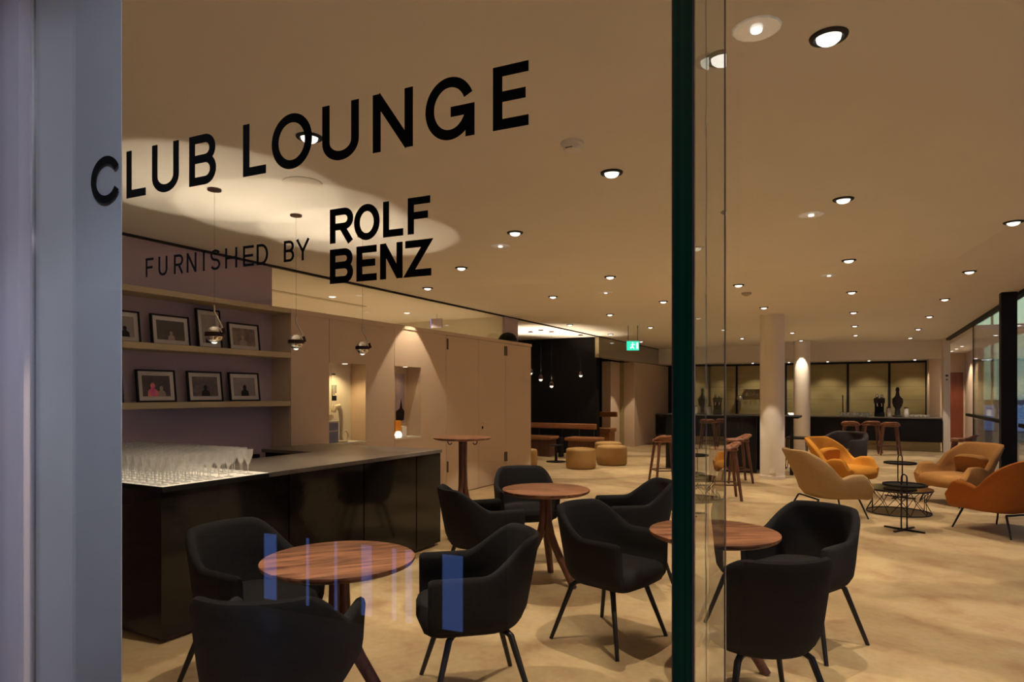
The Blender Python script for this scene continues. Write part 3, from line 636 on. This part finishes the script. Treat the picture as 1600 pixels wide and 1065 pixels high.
for i, y in enumerate((2.88, 3.60, 4.36)):
    place(pn, pu, (-3.87, y, CEIL), T - 0.15, ['chrome ball pendant lamp hanging before the picture shelves', 'chrome ball pendant lamp beside the shelf end', 'chrome ball pendant lamp before the first display niche'][i])

# ------------------------------------------------------------------ upholstered shells
def smooth(x): x = max(0.0, min(1.0, x)); return x * x * (3 - 2 * x)
def shell_mesh(hw, fy, yc, ry, zb, seat, arm, back, thick, a0, a1, flare, inset, lean=0.0, armround=0.0, dip=0.0, roundback=False):
    path = []; NS, NA = 9, 26
    for i in range(NS): path.append((hw, fy + (yc - fy) * i / NS, 1, 0))
    for i in range(NA + 1):
        a = PI * i / NA; x, y = hw * math.cos(a), yc - ry * math.sin(a)
        n = Vector((math.cos(a) / hw, -math.sin(a) / ry)).normalized(); path.append((x, y, n.x, n.y))
    for i in range(NS): path.append((-hw, yc + (fy - yc) * (i + 1) / NS, -1, 0))
    N = len(path); vs = []; fs = []
    L = [0.0]
    for i in range(1, N): L.append(L[-1] + math.hypot(path[i][0] - path[i - 1][0], path[i][1] - path[i - 1][1]))
    for i, (x, y, nx, ny) in enumerate(path):
        s = min(L[i], L[-1] - L[i]) / (L[-1] / 2)          # 0 at the arm front, 1 at the back's middle
        k = smooth((s - a0) / (a1 - a0))
        if roundback: q = max(0.0, min(1.0, (s - a0) / (a1 - a0))); k = 0.5 * k + 0.5 * math.sqrt(max(0.0, 1 - (1 - q) ** 2.2))
        h = arm + (back - arm) * k - dip * math.exp(-((s - a0 + 0.02) / 0.09) ** 2)
        if armround: h -= armround * (1 - smooth(s / 0.14)) ** 2
        fl = flare * (0.4 + 0.6 * k); t = thick; hb = h - zb
        prof = [(-inset, zb), (-inset * 0.45, zb + 0.05 * hb), (-inset * 0.12, zb + 0.18 * hb), (0.0, zb + 0.38 * hb), (fl * 0.45, zb + 0.66 * hb), (fl * 0.9, h - 0.03),
                (fl * 0.92 - t * 0.12, h - 0.008), (fl * 0.9 - t * 0.42, h), (fl * 0.88 - t * 0.8, h - 0.009), (fl * 0.85 - t, h - 0.034),
                (fl * 0.35 - t, seat + (h - seat) * 0.45), (-t - inset * 0.1, seat), (-t - inset * 0.5, seat - 0.04), (-t - inset, zb + 0.02)]
        for o, z in prof:
            vs.append((x + nx * o, y + ny * o - lean * k * max(0.0, z - seat), z))
    m = len(prof)
    for i in range(N - 1):
        for k in range(m):
            k2 = (k + 1) % m; fs.append((i * m + k, i * m + k2, (i + 1) * m + k2, (i + 1) * m + k))
    # rounded arm ends
    def cap(base, direction, rev):
        ring = [vs[base + k] for k in range(m)]; c = Vector((sum(p[0] for p in ring) / m, sum(p[1] for p in ring) / m, sum(p[2] for p in ring) / m))
        prev = [base + k for k in range(m)]
        for dd, sc_ in ((0.014, 0.86), (0.022, 0.6)):
            cur = []
            for k in range(m):
                p = Vector(ring[k]); q = c + (p - c) * Vector((sc_, 1, 1)).x
                q = Vector((c.x + (p.x - c.x) * sc_, p.y + dd, c.z + (p.z - c.z) * (1 - (1 - sc_) * 0.25)))
                cur.append(len(vs)); vs.append(tuple(q))
            for k in range(m):
                k2 = (k + 1) % m; f = (prev[k], prev[k2], cur[k2], cur[k]); fs.append(f[::-1] if rev else f)
            prev = cur
        fs.append(tuple(prev) if rev else tuple(prev[::-1]))
    cap(0, 1, True); cap((N - 1) * m, 1, False)
    mb = MB(); mb.v = vs; mb.f = fs
    return mb
def seat_outline(hw, fy, yc, ry, k=1.0, front=0.03, n=14):
    out = []
    for i in range(n + 1):
        a = PI * i / n; out.append((hw * k * math.cos(a), yc - ry * k * math.sin(a)))
    out = out[::-1]                       # left .. back .. right -> make it run counter-clockwise
    out += [(hw * k, yc + (fy - yc) * 0.5), (hw * k, fy * 0.9), (hw * k * 0.93, fy + front * 0.5), (hw * k * 0.75, fy + front), (0, fy + front * 1.3), (-hw * k * 0.75, fy + front), (-hw * k * 0.93, fy + front * 0.5), (-hw * k, fy * 0.9), (-hw * k, yc + (fy - yc) * 0.5)]
    return out
def make_armchair():
    t = thing('armchair', 'x', 'armchair', (0, 0, 0), 0, 'charcoal armchairs at the round tables')
    P = dict(hw=0.275, fy=0.235, yc=-0.02, ry=0.255)
    shell_mesh(P['hw'], P['fy'], P['yc'], P['ry'], 0.375, 0.46, 0.655, 0.81, 0.05, 0.34, 0.72, 0.025, 0.075, lean=0.10).build('shell', 'char', t, True)
    MB().slab(seat_outline(P['hw'], P['fy'], P['yc'], P['ry'], 0.86, 0.045), 0.365, 0.475, 0.045, 0.012).build('seat_cushion', 'char', t, True)
    MB().lathe([(0.10, 0.35), (0.105, 0.36), (0.09, 0.372)], 20).build('mount', 'steel', t)
    for sx in (-1, 1):
        for sy in (-1, 1):
            MB().tube([(sx * .05, sy * .05, .354), (sx * .15, sy * .13, .352), (sx * .172, sy * .15, .335), (sx * .265, sy * .245, 0.0)], [.015, .0165, .0165, .012], 8).build('leg', 'steel', t, True)
    return t
ac, au = make_armchair(), [False]
for xc, d, fx, fd, lb in (
    (-1.36, 3.36, 0.80, -0.50, 'charcoal armchair before the bar counter end, behind the nearest round table'),
    (-0.90, 2.47, 0.0, 1.0, 'charcoal armchair in the near foreground with its back turned, beside the nearest table'),
    (-0.19, 3.25, -0.97, -0.22, 'charcoal armchair turned sideways between the nearest and the farthest table'),
    (-0.24, 4.90, 0.90, 0.35, 'charcoal armchair between the bar counter and the farthest round table'),
    (0.12, 5.95, 0.15, -1.0, 'charcoal armchair behind the farthest round table'),
    (0.98, 5.16, -0.97, -0.10, 'charcoal armchair beside the fin, right of the farthest round table'),
    (0.60, 3.98, 0.72, -0.69, 'charcoal armchair showing its seat, next to the table behind the fin'),
    (1.78, 3.92, -0.80, -0.60, 'black-looking armchair seen through the open pane, behind the table'),
    (1.14, 2.98, -0.12, 1.0, 'charcoal armchair with its back turned, right beside the glass fin')):
    x, y = cam2room(xc, d); place(ac, au, (x, y, 0), camdir(fx, fd), lb)

def make_table():
    t = thing('round_table', 'x', 'table', (0, 0, 0), 0, 'round walnut tables')
    MB().lathe([(0.325, 0.712), (0.345, 0.722), (0.352, 0.734), (0.350, 0.742)], 56).build('tabletop', 'walnut', t, True)
    MB().lathe([(0.11, 0.70), (0.11, 0.712), (0.1, 0.7125)], 20).build('mount', 'walnutdark', t)
    for k in range(3):
        a = PI / 2 + 2 * PI * k / 3; c, s = math.cos(a), math.sin(a)
        rs = [(0.018, .702), (0.020, .60), (0.026, .48), (0.050, .38), (0.10, .28), (0.20, .12), (0.275, 0.0)]
        MB().tube([(r * c, r * s, z) for r, z in rs], [.032, .030, .030, .032, .031, .028, .026], 12).build('leg', 'walnutdark', t, True)
    return t
tb, tu = make_table(), [False]
for x, y, rz, lb in ((-2.14, 2.25, 0.9, 'nearest round walnut table, before the bar counter'), (-2.22, 4.66, 0.3, 'farthest round walnut table, among four armchairs'), (-0.72, 3.68, 0.55, 'round walnut table cut by the glass fin')):
    place(tb, tu, (x, y, 0), rz, lb)

t = thing('standing_table', 'slim round walnut standing table with bag hooks beside the bar', 'table', (-3.72, 5.75, 0))
MB().lathe([(0.285, 1.018), (0.305, 1.026), (0.31, 1.036), (0.308, 1.042)], 48).build('tabletop', 'walnut', t, True)
for k in range(3):
    a = 0.5 + 2 * PI * k / 3; c, s = math.cos(a), math.sin(a)
    MB().tube([(r * c, r * s, z) for r, z in ((.02, 1.018), (.02, .7), (.026, .52), (.05, .40), (.12, .26), (.24, .0))], [.032, .030, .030, .03, .028, .024], 10).build('leg', 'walnutdark', t, True)
for a in (T + PI, T, T + PI / 2, T - PI / 2):
    c, s = 0.155 * math.cos(a), 0.155 * math.sin(a)
    MB().tube([(c, s, 1.018), (c, s, 0.985), (c * .93, s * .93, .968), (c * .80, s * .80, .966), (c * .72, s * .72, .985)], 0.006, 6).build('hook', 'steel', t, True)

# ------------------------------------------------------------------ lounge corner
def make_lounge(mname, label):
    t = thing('lounge_chair', label, 'lounge chair', (0, 0, 0), 0, 'lounge chairs around the wire table')
    shell_mesh(0.385, 0.33, 0.02, 0.37, 0.22, 0.38, 0.545, 0.825, 0.085, 0.43, 0.76, 0.085, 0.19, lean=0.26, armround=0.14, dip=0.045, roundback=True).build('shell', mname, t, True)
    MB().slab(seat_outline(0.385, 0.33, 0.02, 0.37, 0.82, 0.08), 0.24, 0.41, 0.07, 0.02).build('seat_cushion', mname, t, True)
    c = MB().slab([(0.24 * math.copysign(abs(math.cos(a)) ** .5, math.cos(a)), 0.13 * math.copysign(abs(math.sin(a)) ** .5, math.sin(a))) for a in [2 * PI * k / 24 for k in range(24)]], -0.05, 0.05, 0.04, 0.015).build('back_cushion', mname, t, True)
    c.location = (0, -0.22, 0.54); c.rotation_euler = (math.radians(72), 0, 0)
    MB().tube([(-.24, .24, .235), (.24, .24, .235)], 0.011, 8).build('cross_bar', 'steel', t, True)
    MB().tube([(-.24, -.24, .225), (.24, -.24, .225)], 0.011, 8).build('cross_bar', 'steel', t, True)
    for sx in (-1, 1):
        MB().tube([(sx * .22, .24, .235), (sx * .25, .25, .23), (sx * .31, .33, .0)], [.012, .012, .009], 8).build('leg', 'steel', t, True)
        MB().tube([(sx * .22, -.24, .225), (sx * .25, -.25, .22), (sx * .31, -.35, .0)], [.012, .012, .009], 8).build('leg', 'steel', t, True)
    return t
for mname, x, y, fx, fy_, lb in (
    ('taupe', -0.36, 8.90, 0.86, 0.50, 'taupe lounge chair seen from behind, nearest the columns'),
    ('yellow', -0.25, 11.0, 0.90, -0.50, 'amber yellow lounge chair behind the taupe one'),
    ('tan', 1.18, 10.65, -0.75, -0.65, 'tan lounge chair with a back cushion before the glass front'),
    ('rust', 1.36, 8.72, -0.66, 0.75, 'rust orange lounge chair at the picture edge')):
    t = make_lounge(mname, lb); t.location = (x, y, 0); t.rotation_euler = (0, 0, math.atan2(-fx, fy_))

t = thing('coffee_table', 'low round wire coffee table with a smoked glass top', 'table', (0.42, 9.50, 0))
MB().lathe([(0.375, 0.30), (0.38, 0.304), (0.378, 0.312)], 48).build('top', 'smoke', t, True)
ring = lambda r, z, n=40: [(r * math.cos(2 * PI * k / n), r * math.sin(2 * PI * k / n), z) for k in range(n)]
MB().tube(ring(0.375, 0.296), 0.007, 6, True).build('upper_ring', 'steel', t, True); MB().tube(ring(0.36, 0.008), 0.007, 6, True).build('lower_ring', 'steel', t, True)
for k in range(10):
    a = 2 * PI * k / 10
    for sg in (1, -1):
        b = a + sg * 2 * PI / 10; q = (a + b) / 2
        MB().tube([(.375 * math.cos(a), .375 * math.sin(a), .296), (.30 * math.cos(q), .30 * math.sin(q), .15), (.36 * math.cos(b), .36 * math.sin(b), .008)], 0.0045, 5).build('wire', 'steel', t)
def side_table(x, y, lb):
    t = thing('tray_table', lb, 'side table', (x, y, 0), -T, 'black tray tables')
    MB().lathe([(0.20, .488), (0.21, .49), (0.212, .512), (0.206, .512), (0.20, .497)], 36).build('tray', 'blackmat', t, True)
    MB().tube([(-.03, 0, .012), (-.03, 0, .57), (-.024, 0, .60), (0, 0, .617), (.024, 0, .60), (.03, 0, .57), (.03, 0, .012)], .0085, 8).build('handle_loop', 'steel', t, True)
    bx('foot_bar', 'steel', -.21, .21, -.012, .012, 0, .018, t); bx('foot_bar', 'steel', -.012, .012, -.21, .21, 0, .017, t)
side_table(0.42, 8.29, 'black tray table standing nearest in the lounge corner'); side_table(0.50, 10.86, 'black tray table behind the wire coffee table')

# ------------------------------------------------------------------ bar stools, high tables, columns
def make_stool():
    t = thing('bar_stool', 'x', 'bar stool', (0, 0, 0), 0, 'walnut bar stools')
    so = [(0.20 * math.copysign(abs(math.cos(a)) ** .6, math.cos(a)), 0.18 * math.copysign(abs(math.sin(a)) ** .6, math.sin(a))) for a in [2 * PI * k / 24 for k in range(24)]]
    MB().slab(so, 0.69, 0.735, 0.03, -0.008).build('seat', 'walnut', t, True)
    shell_mesh(0.20, 0.02, -0.02, 0.165, 0.70, 0.735, 0.738, 0.815, 0.022, 0.1, 0.7, 0.05, 0.01).build('backrest', 'walnut', t, True)
    for sx in (-1, 1):
        for sy in (-1, 1): MB().tube([(sx * .135, sy * .12, .70), (sx * .215, sy * .20, 0)], [.028, .020], 8).build('leg', 'walnutdark', t, True)
    for a, b in (((-.19, -.175), (.19, -.175)), ((-.19, .175), (.19, .175)), ((-.19, -.175), (-.19, .175)), ((.19, -.175), (.19, .175))):
        MB().tube([(a[0], a[1], .22), (b[0], b[1], .22)], .011, 8).build('footrest', 'walnutdark', t, True)
    return t
st, su2 = make_stool(), [False]
for x, y, rz, lb in ((-1.72, 9.55, 1.9, 'walnut bar stool nearest, just right of the glass fin'), (-1.85, 11.45, 2.0, 'walnut bar stool behind the nearest one, beside the thick column'), (-2.90, 10.75, 0.6, 'walnut bar stool left of the glass fin'),
                     (0.62, 18.2, 0.1, 'walnut bar stool at the back bar behind the tray tables'), (-0.22, 18.3, -0.1, 'walnut bar stool at the back bar behind the amber chair'), (0.22, 18.7, 0.2, 'middle walnut bar stool at the back bar'), (1.55, 13.4, 1.3, 'dark walnut stool behind the tan lounge chair')):
    place(st, su2, (x, y, 0), rz, lb)
t = thing('high_table', 'long black high table with a solid end panel before the columns', 'table', (-2.35, 13.2, 0))
bx('tabletop', 'blackmat', -1.2, 1.35, -.4, .4, 1.045, 1.085, t, .004); bx('end_panel', 'blackmat', -1.1, 0.62, -.36, -.30, 0, 1.045, t); bx('end_panel', 'blackmat', -1.1, 0.62, .30, .36, 0, 1.045, t); bx('leg', 'blackmat', 1.2, 1.26, -.36, -.30, 0, 1.045, t)
t = thing('metal_stool', 'thin dark metal frame stool beside the thick column', 'stool', (-1.12, 14.0, 0))
bx('seat', 'navy', -.19, .19, -.19, .19, .60, .64, t, .01)
for sx in (-1, 1):
    MB().tube([(sx * .19, -.2, 0.01), (sx * .17, -.17, .60)], .01, 6).build('leg', 'steel', t); MB().tube([(sx * .19, .2, 0.01), (sx * .17, .17, .60)], .01, 6).build('leg', 'steel', t)
    MB().tube([(sx * .19, -.2, .012), (sx * .19, .2, .012)], .01, 6).build('runner', 'steel', t)
MB().tube([(-.18, -.19, .25), (.18, -.19, .25)], .009, 6).build('footrest', 'steel', t); MB().tube([(-.18, .19, .25), (.18, .19, .25)], .009, 6).build('footrest', 'steel', t)
t = thing('tub_chair', 'dark low tub chair behind the amber lounge chair', 'armchair', (-0.30, 13.7, 0), 2.6)
shell_mesh(0.42, 0.33, 0.0, 0.36, 0.16, 0.42, 0.66, 0.78, 0.09, 0.3, 0.7, 0.03, 0.05).build('shell', 'navy', t, True); MB().slab(seat_outline(.42, .33, 0, .36, .8, .04), .18, .44, .06, .02).build('seat_cushion', 'navy', t, True)
for sx in (-1, 1):
    for sy in (-1, 1): MB().tube([(sx * .28, sy * .22, .17), (sx * .30, sy * .25, 0)], [.018, .012], 8).build('leg', 'steel', t)
for x, y, r, lb in ((-1.38, 12.22, 0.205, 'thick round plaster column nearer the tables'), (-1.39, 18.9, 0.205, 'round plaster column lit by a bright oval, before the back bar')):
    t = thing('column', lb, 'column', (x, y, 0)); MB().lathe([(r, 0), (r, CEIL)], 40).build('shaft', 'white', t, True)
    MB().lathe([(r + .006, 0), (r + .006, .06), (r, .062)], 40).build('base_ring', 'white', t)
t = thing('wall_plate', 'small pale sign plate at the foot of the thick column', 'plate', (0, 0, 0)); 
a = T + 0.0
px_, py_ = -1.38 + 0.215 * math.sin(0.11 + 0.0), 12.22 - 0.215
t.location = (px_, py_, 0.12); bx('plate', 'paintwhite', -.045, .045, -.008, 0, 0, .075, t); bx('frame', 'white', -.052, .052, -.004, .002, -.008, .083, t)

# ------------------------------------------------------------------ back bar
t = thing('back_bar', 'long black back bar counter on a pale plinth at the far wall', 'bar counter', (0, 19.6, 0))
bx('front', 'blackmat', -5.55, 1.82, 0, .03, .27, .85, t); bx('carcass', 'blackmat', -5.55, 1.82, .03, .62, .25, .85, t); bx('worktop', 'stone', -5.55, 1.82, -.02, .64, .85, .88, t, .002)
bx('plinth', 'olive', -5.55, 1.80, .10, .55, 0, .25, t)
t = thing('back_wall_cladding', 'brushed brass coloured wall cladding with black uprights behind the back bar', 'cladding', (0, 21.1, 0))
xs = [-5.5, -3.42, -2.0, -0.33, 0.71, 1.6]
for a, b in zip(xs, xs[1:]):
    for z0, z1 in ((.0, .95), (.955, 1.32), (1.325, 1.70), (1.705, 2.36)): bx('panel', 'olive', a + .03, b - .03, 0, .04, z0, z1, t)
for x in xs[1:-1]: bx('upright', 'blackmat', x - .03, x + .03, -.03, .04, 0, 2.40, t)
bx('top_track', 'blackmat', -5.5, 1.6, -.03, .04, 2.36, 2.42, t)
bx('counter_ledge', 'blackmat', -5.5, 1.6, -.26, -.03, 0.80, 0.86, t)
for i, (x, y) in enumerate(((-2.85, 20.4), (-1.85, 20.4), (-.83, 20.4), (.2, 20.4), (1.28, 20.4))):
    s = thing('bar_spotlight', ['bar spotlight farthest from the white post', 'bar spotlight between the two columns', 'bar spotlight just past the lit column', 'bar spotlight over the coffee machine', 'bar spotlight nearest the white post'][i], 'downlight', (x, y, 2.42), 0, 'back bar spotlights')
    MB().lathe([(.035, 0), (.03, -.02), (.005, -.03)], 16).build('lens', 'lens', s, True); MB().lathe([(.036, 0), (.046, -.006), (.047, 0)], 16).build('ring', 'blackmat', s)
    spot('bar_beam', (0, 0, -.04), 42, 95, .6, s, rot=(math.radians(14), 0, 0))
t = thing('coffee_machine', 'dark coffee machine with two chrome hoppers on the back bar', 'coffee machine', (0.44, 19.95, .88))
bx('body', 'blackmat', -.12, .12, -.15, .15, 0, .12, t, .01); bx('column', 'blackmat', -.11, .11, .02, .15, .12, .42, t, .01); bx('head', 'steel', -.13, .13, -.14, .15, .36, .50, t, .015)
for sx in (-.055, .055): MB().lathe([(.03, .50), (.042, .54), (.042, .58), (.02, .60)], 16, sx, -.04).build('hopper', 'chrome', t, True)
for sx in (-.05, .05): MB().tube([(sx, -.10, .36), (sx, -.11, .30), (sx, -.20, .29)], .014, 8).build('portafilter', 'chrome', t, True)
t = thing('coffee_grinder', 'tall dark coffee grinder between white canisters on the back bar', 'coffee grinder', (0.86, 19.95, .88))
MB().lathe([(.12, 0), (.12, .03), (.07, .05), (.06, .22), (.10, .28), (.13, .40), (.12, .48), (.05, .56), (.03, .70), (.02, .72)], 22).build('body', 'navy', t, True); MB().lathe([(.035, .66), (.05, .72), (.03, .78), (.01, .79)], 16).build('hopper', 'steel', t, True)
for i, x in enumerate((0.66, 1.06)):
    t = thing('canister', ['white canister on the column side of the grinder', 'white canister on the post side of the grinder'][i], 'canister', (x, 19.98, .88)); MB().lathe([(.05, 0), (.07, .05), (.055, .22), (.05, .23)], 18).build('body', 'white', t, True); MB().lathe([(.052, .23), (.052, .25), (.02, .255)], 18).build('lid', 'steel', t)
cp = MB().lathe([(.025, 0), (.03, .01), (.038, .10), (.035, .10), (.028, .012), (.003, .008)], 14).build('tumbler', 'wine', None, True)
k = 0
for x in [-.46 + .078 * i for i in range(10)]:
    for y in (19.82, 19.92):
        o = cp if k == 0 else cp.copy()
        if k: col.objects.link(o)
        o.location = (x + random.uniform(-.002, .002), y, .8802); k += 1
        tag(o, 'small clear tumbler in the double row on the back bar', 'glass', 'tumblers on the back bar')
cpw = MB().lathe([(.022, 0), (.035, .015), (.042, .06), (.039, .06), (.03, .016), (.003, .01)], 14).build('coffee_cup', 'white', None, True)
for k in range(8):
    o = cpw if k == 0 else cpw.copy()
    if k: col.objects.link(o)
    o.location = (1.16 + .055 * k + random.uniform(-.01, .01), 19.86 + .09 * (k % 2), .8802)
    tag(o, 'little white cup in the cluster by the white post end of the back bar', 'cup', 'cups on the back bar')
t = thing('tap', 'slender dark tap rising from the back bar beside the tumblers', 'tap', (-.44, 20.1, .88)); MB().lathe([(.03, 0), (.03, .02), (.012, .03)], 14).build('base', 'steel', t); MB().tube([(0, 0, .02), (0, 0, .50), (0, -.03, .56), (0, -.09, .57), (0, -.12, .53)], .014, 8).build('spout', 'steel', t, True)
t = thing('bowl', 'bright white bowl on the back bar between the columns', 'bowl', (-1.72, 19.85, .88)); MB().lathe([(.05, 0), (.09, .03), (.11, .07), (.105, .07), (.085, .032), (.01, .012)], 24).build('vessel', 'softlens', t, True); MB().lathe([(.05, -.0), (.05, .006), (.045, .008)], 16).build('foot', 'white', t)  # vessel glows through its emission material
t = thing('wall_tap', 'grey round tap fitting on the cladding upright', 'tap', (-3.38, 20.95, 1.30)); MB().sphere((0.08, -0.02, .05), .10, 16, 10).build('head', 'chrome', t, True); MB().tube([(0, 0.1, .02), (0, -.02, .02), (.06, -.03, .03)], .02, 8).build('stem', 'steel', t, True)
t = thing('glass_rack', 'wall rack with hanging stemmed glasses behind the back bar', 'glass rack', (-2.75, 20.98, 1.62)); bx('rail', 'steel', -.45, .45, -.08, .10, 0, .015, t)
hg = None
for k in range(7):
    g = MB().lathe([(.03, .0), (.004, -.012), (.004, -.09), (.03, -.14), (.035, -.19), (.032, -.19)], 12).build('glass', 'wine', t, True) if hg is None else hg.copy()
    if hg is not None: col.objects.link(g); g.parent = t
    hg = hg or g; g.location = (-.36 + .12 * k, 0.0, 0)

# ------------------------------------------------------------------ side room with bench and poufs
t = thing('bench', 'brown leather wall bench in the dark side room', 'bench', (-6.3, 14.0, 0))
bx('backrest', 'oak', -3.0, 0.80, .28, .36, .65, .78, t, .02)
for x in (-2.6, -1.5, -0.70, -0.08, 0.36, 0.74): bx('backrest_bracket', 'steel', x - .012, x + .012, .30, .33, .44, .66, t)
for a, b in ((-3.0, -0.15), (0.22, 1.02)):
    bx('seat', 'oak', a, b, -.26, .30, .40, .48, t, .025); bx('seat_base', 'walnutdark', a + .06, b - .06, -.16, .26, 0, .40, t)
bx('middle_leg', 'blackmat', 0.0, .06, -.1, .1, 0, .46, t)
t = thing('bench_end', 'short brown leather seat at the side room corner', 'bench', (-5.95, 15.9, 0)); bx('backrest', 'oak', -.5, .3, .3, .38, .88, 1.02, t, .02); bx('seat', 'oak', -.5, .3, -.2, .3, .50, .60, t, .02); bx('seat_base', 'oak', -.45, .25, -.15, .28, 0, .5, t)
for x, y, r, h, lb in ((-4.96, 12.05, .30, .40, 'round ochre pouf standing in front of the dark side room'), (-4.64, 12.98, .315, .40, 'round ochre pouf beside the front pouf, nearer the beige wall'), (-5.0, 13.75, .30, .41, 'round ochre pouf almost hidden behind another pouf'), (-5.93, 11.35, .30, .40, 'ochre pouf half hidden by the cabinet wall end')):
    t = thing('pouf', lb, 'pouf', (x, y, 0), 0, 'ochre poufs'); MB().lathe([(r * .95, 0.012), (r, .03), (r * 1.01, h * .5), (r, h - .05)], 36).build('body', 'pouf', t, True)
    MB().lathe([(r, h - .05), (r * .99, h - .025), (r * .93, h - .005), (r * .6, h + .008), (r * .05, h + .012)], 36).build('top', 'pouf', t, True)
    MB().lathe([(r * .9, 0), (r * .9, .014)], 24).build('foot_ring', 'blackmat', t)
t = thing('pedestal_table', 'small low dark pedestal table in front of the wall bench', 'table', (-5.9, 12.9, 0)); MB().lathe([(.22, 0), (.22, .012), (.03, .03), (.025, .34), (.1, .36)], 28).build('pedestal', 'blackmat', t, True); MB().lathe([(.15, .36), (.155, .366), (.15, .375)], 32).build('tabletop', 'blackmat', t, True)
def drop(x, y, z, lb):
    t = thing('drop_pendant', lb, 'pendant lamp', (x, y, CEIL), 0, 'small pendants in the dark side room')
    MB().lathe([(.06, 0), (.06, -.02), (.02, -.025)], 18).build('canopy', 'brown', t); MB().tube([(0, 0, -.02), (0, 0, z - CEIL + .08)], .0014, 6).build('cord', 'blackmat', t)
    MB().lathe([(.02, z - CEIL + .11), (.045, z - CEIL + .07), (.055, z - CEIL + .02), (.05, z - CEIL + .015)], 18).build('cap', 'brown', t, True)
    MB().sphere((0, 0, z - CEIL + .01), .04, 14, 8).build('bulb', 'softlens', t, True)
    spot('pendant_glow', (0, 0, z - CEIL + .16), 60, 120, .5, t, rot=(PI, 0, 0), color=(1, .8, .55))
drop(-6.53, 12.91, 1.95, 'small pendant at the cabinet edge in the dark side room'); drop(-6.17, 12.69, 1.80, 'small pendant in the middle of the cluster of three'); drop(-6.10, 13.1, 1.66, 'lowest small pendant of the cluster of three'); drop(-5.85, 14.2, 1.92, 'single small pendant close to the beige wall end')
t = thing('exit_sign', 'glowing green exit sign hanging from the ceiling', 'exit sign', (-4.12, 12.8, 2.39), T * 0.9)
bx('body', 'green', -.125, .125, -.012, .012, 0, .19, t); bx('hanger', 'blackmat', -.10, -.09, -.004, .004, .19, .51, t); bx('hanger', 'blackmat', .09, .10, -.004, .004, .19, .51, t)
MB().prism([(-.01, .03), (.02, .06), (.05, .03), (.06, .04), (.03, .08), (.04, .115), (.075, .11), (.075, .125), (.02, .135), (-.02, .115), (-.015, .105), (.015, .115), (.0, .08), (-.035, .055)], -.0125, -.016, lambda p, a: (p[0] - .03, a, p[1])).build('running_figure', 'signwhite', t)
MB().lathe([(.011, .145), (.016, .155), (.011, .167)], 10, -.005, -.014).build('figure_head', 'signwhite', t); bx('door_symbol', 'signwhite', .07, .105, -.016, -.0125, .03, .16, t)
t = thing('exit_sign', 'lilac edge-lit exit sign behind the clerestory glass', 'exit sign', (-6.55, 9.3, 2.66), 0.2); bx('body', 'lilac', -.10, .10, -.02, .02, 0, .16, t); bx('lit_edge', 'blueside', -.115, -.10, -.02, .02, 0, .16, t); bx('hanger', 'white', -.01, .01, -.01, .01, .16, .24, t)
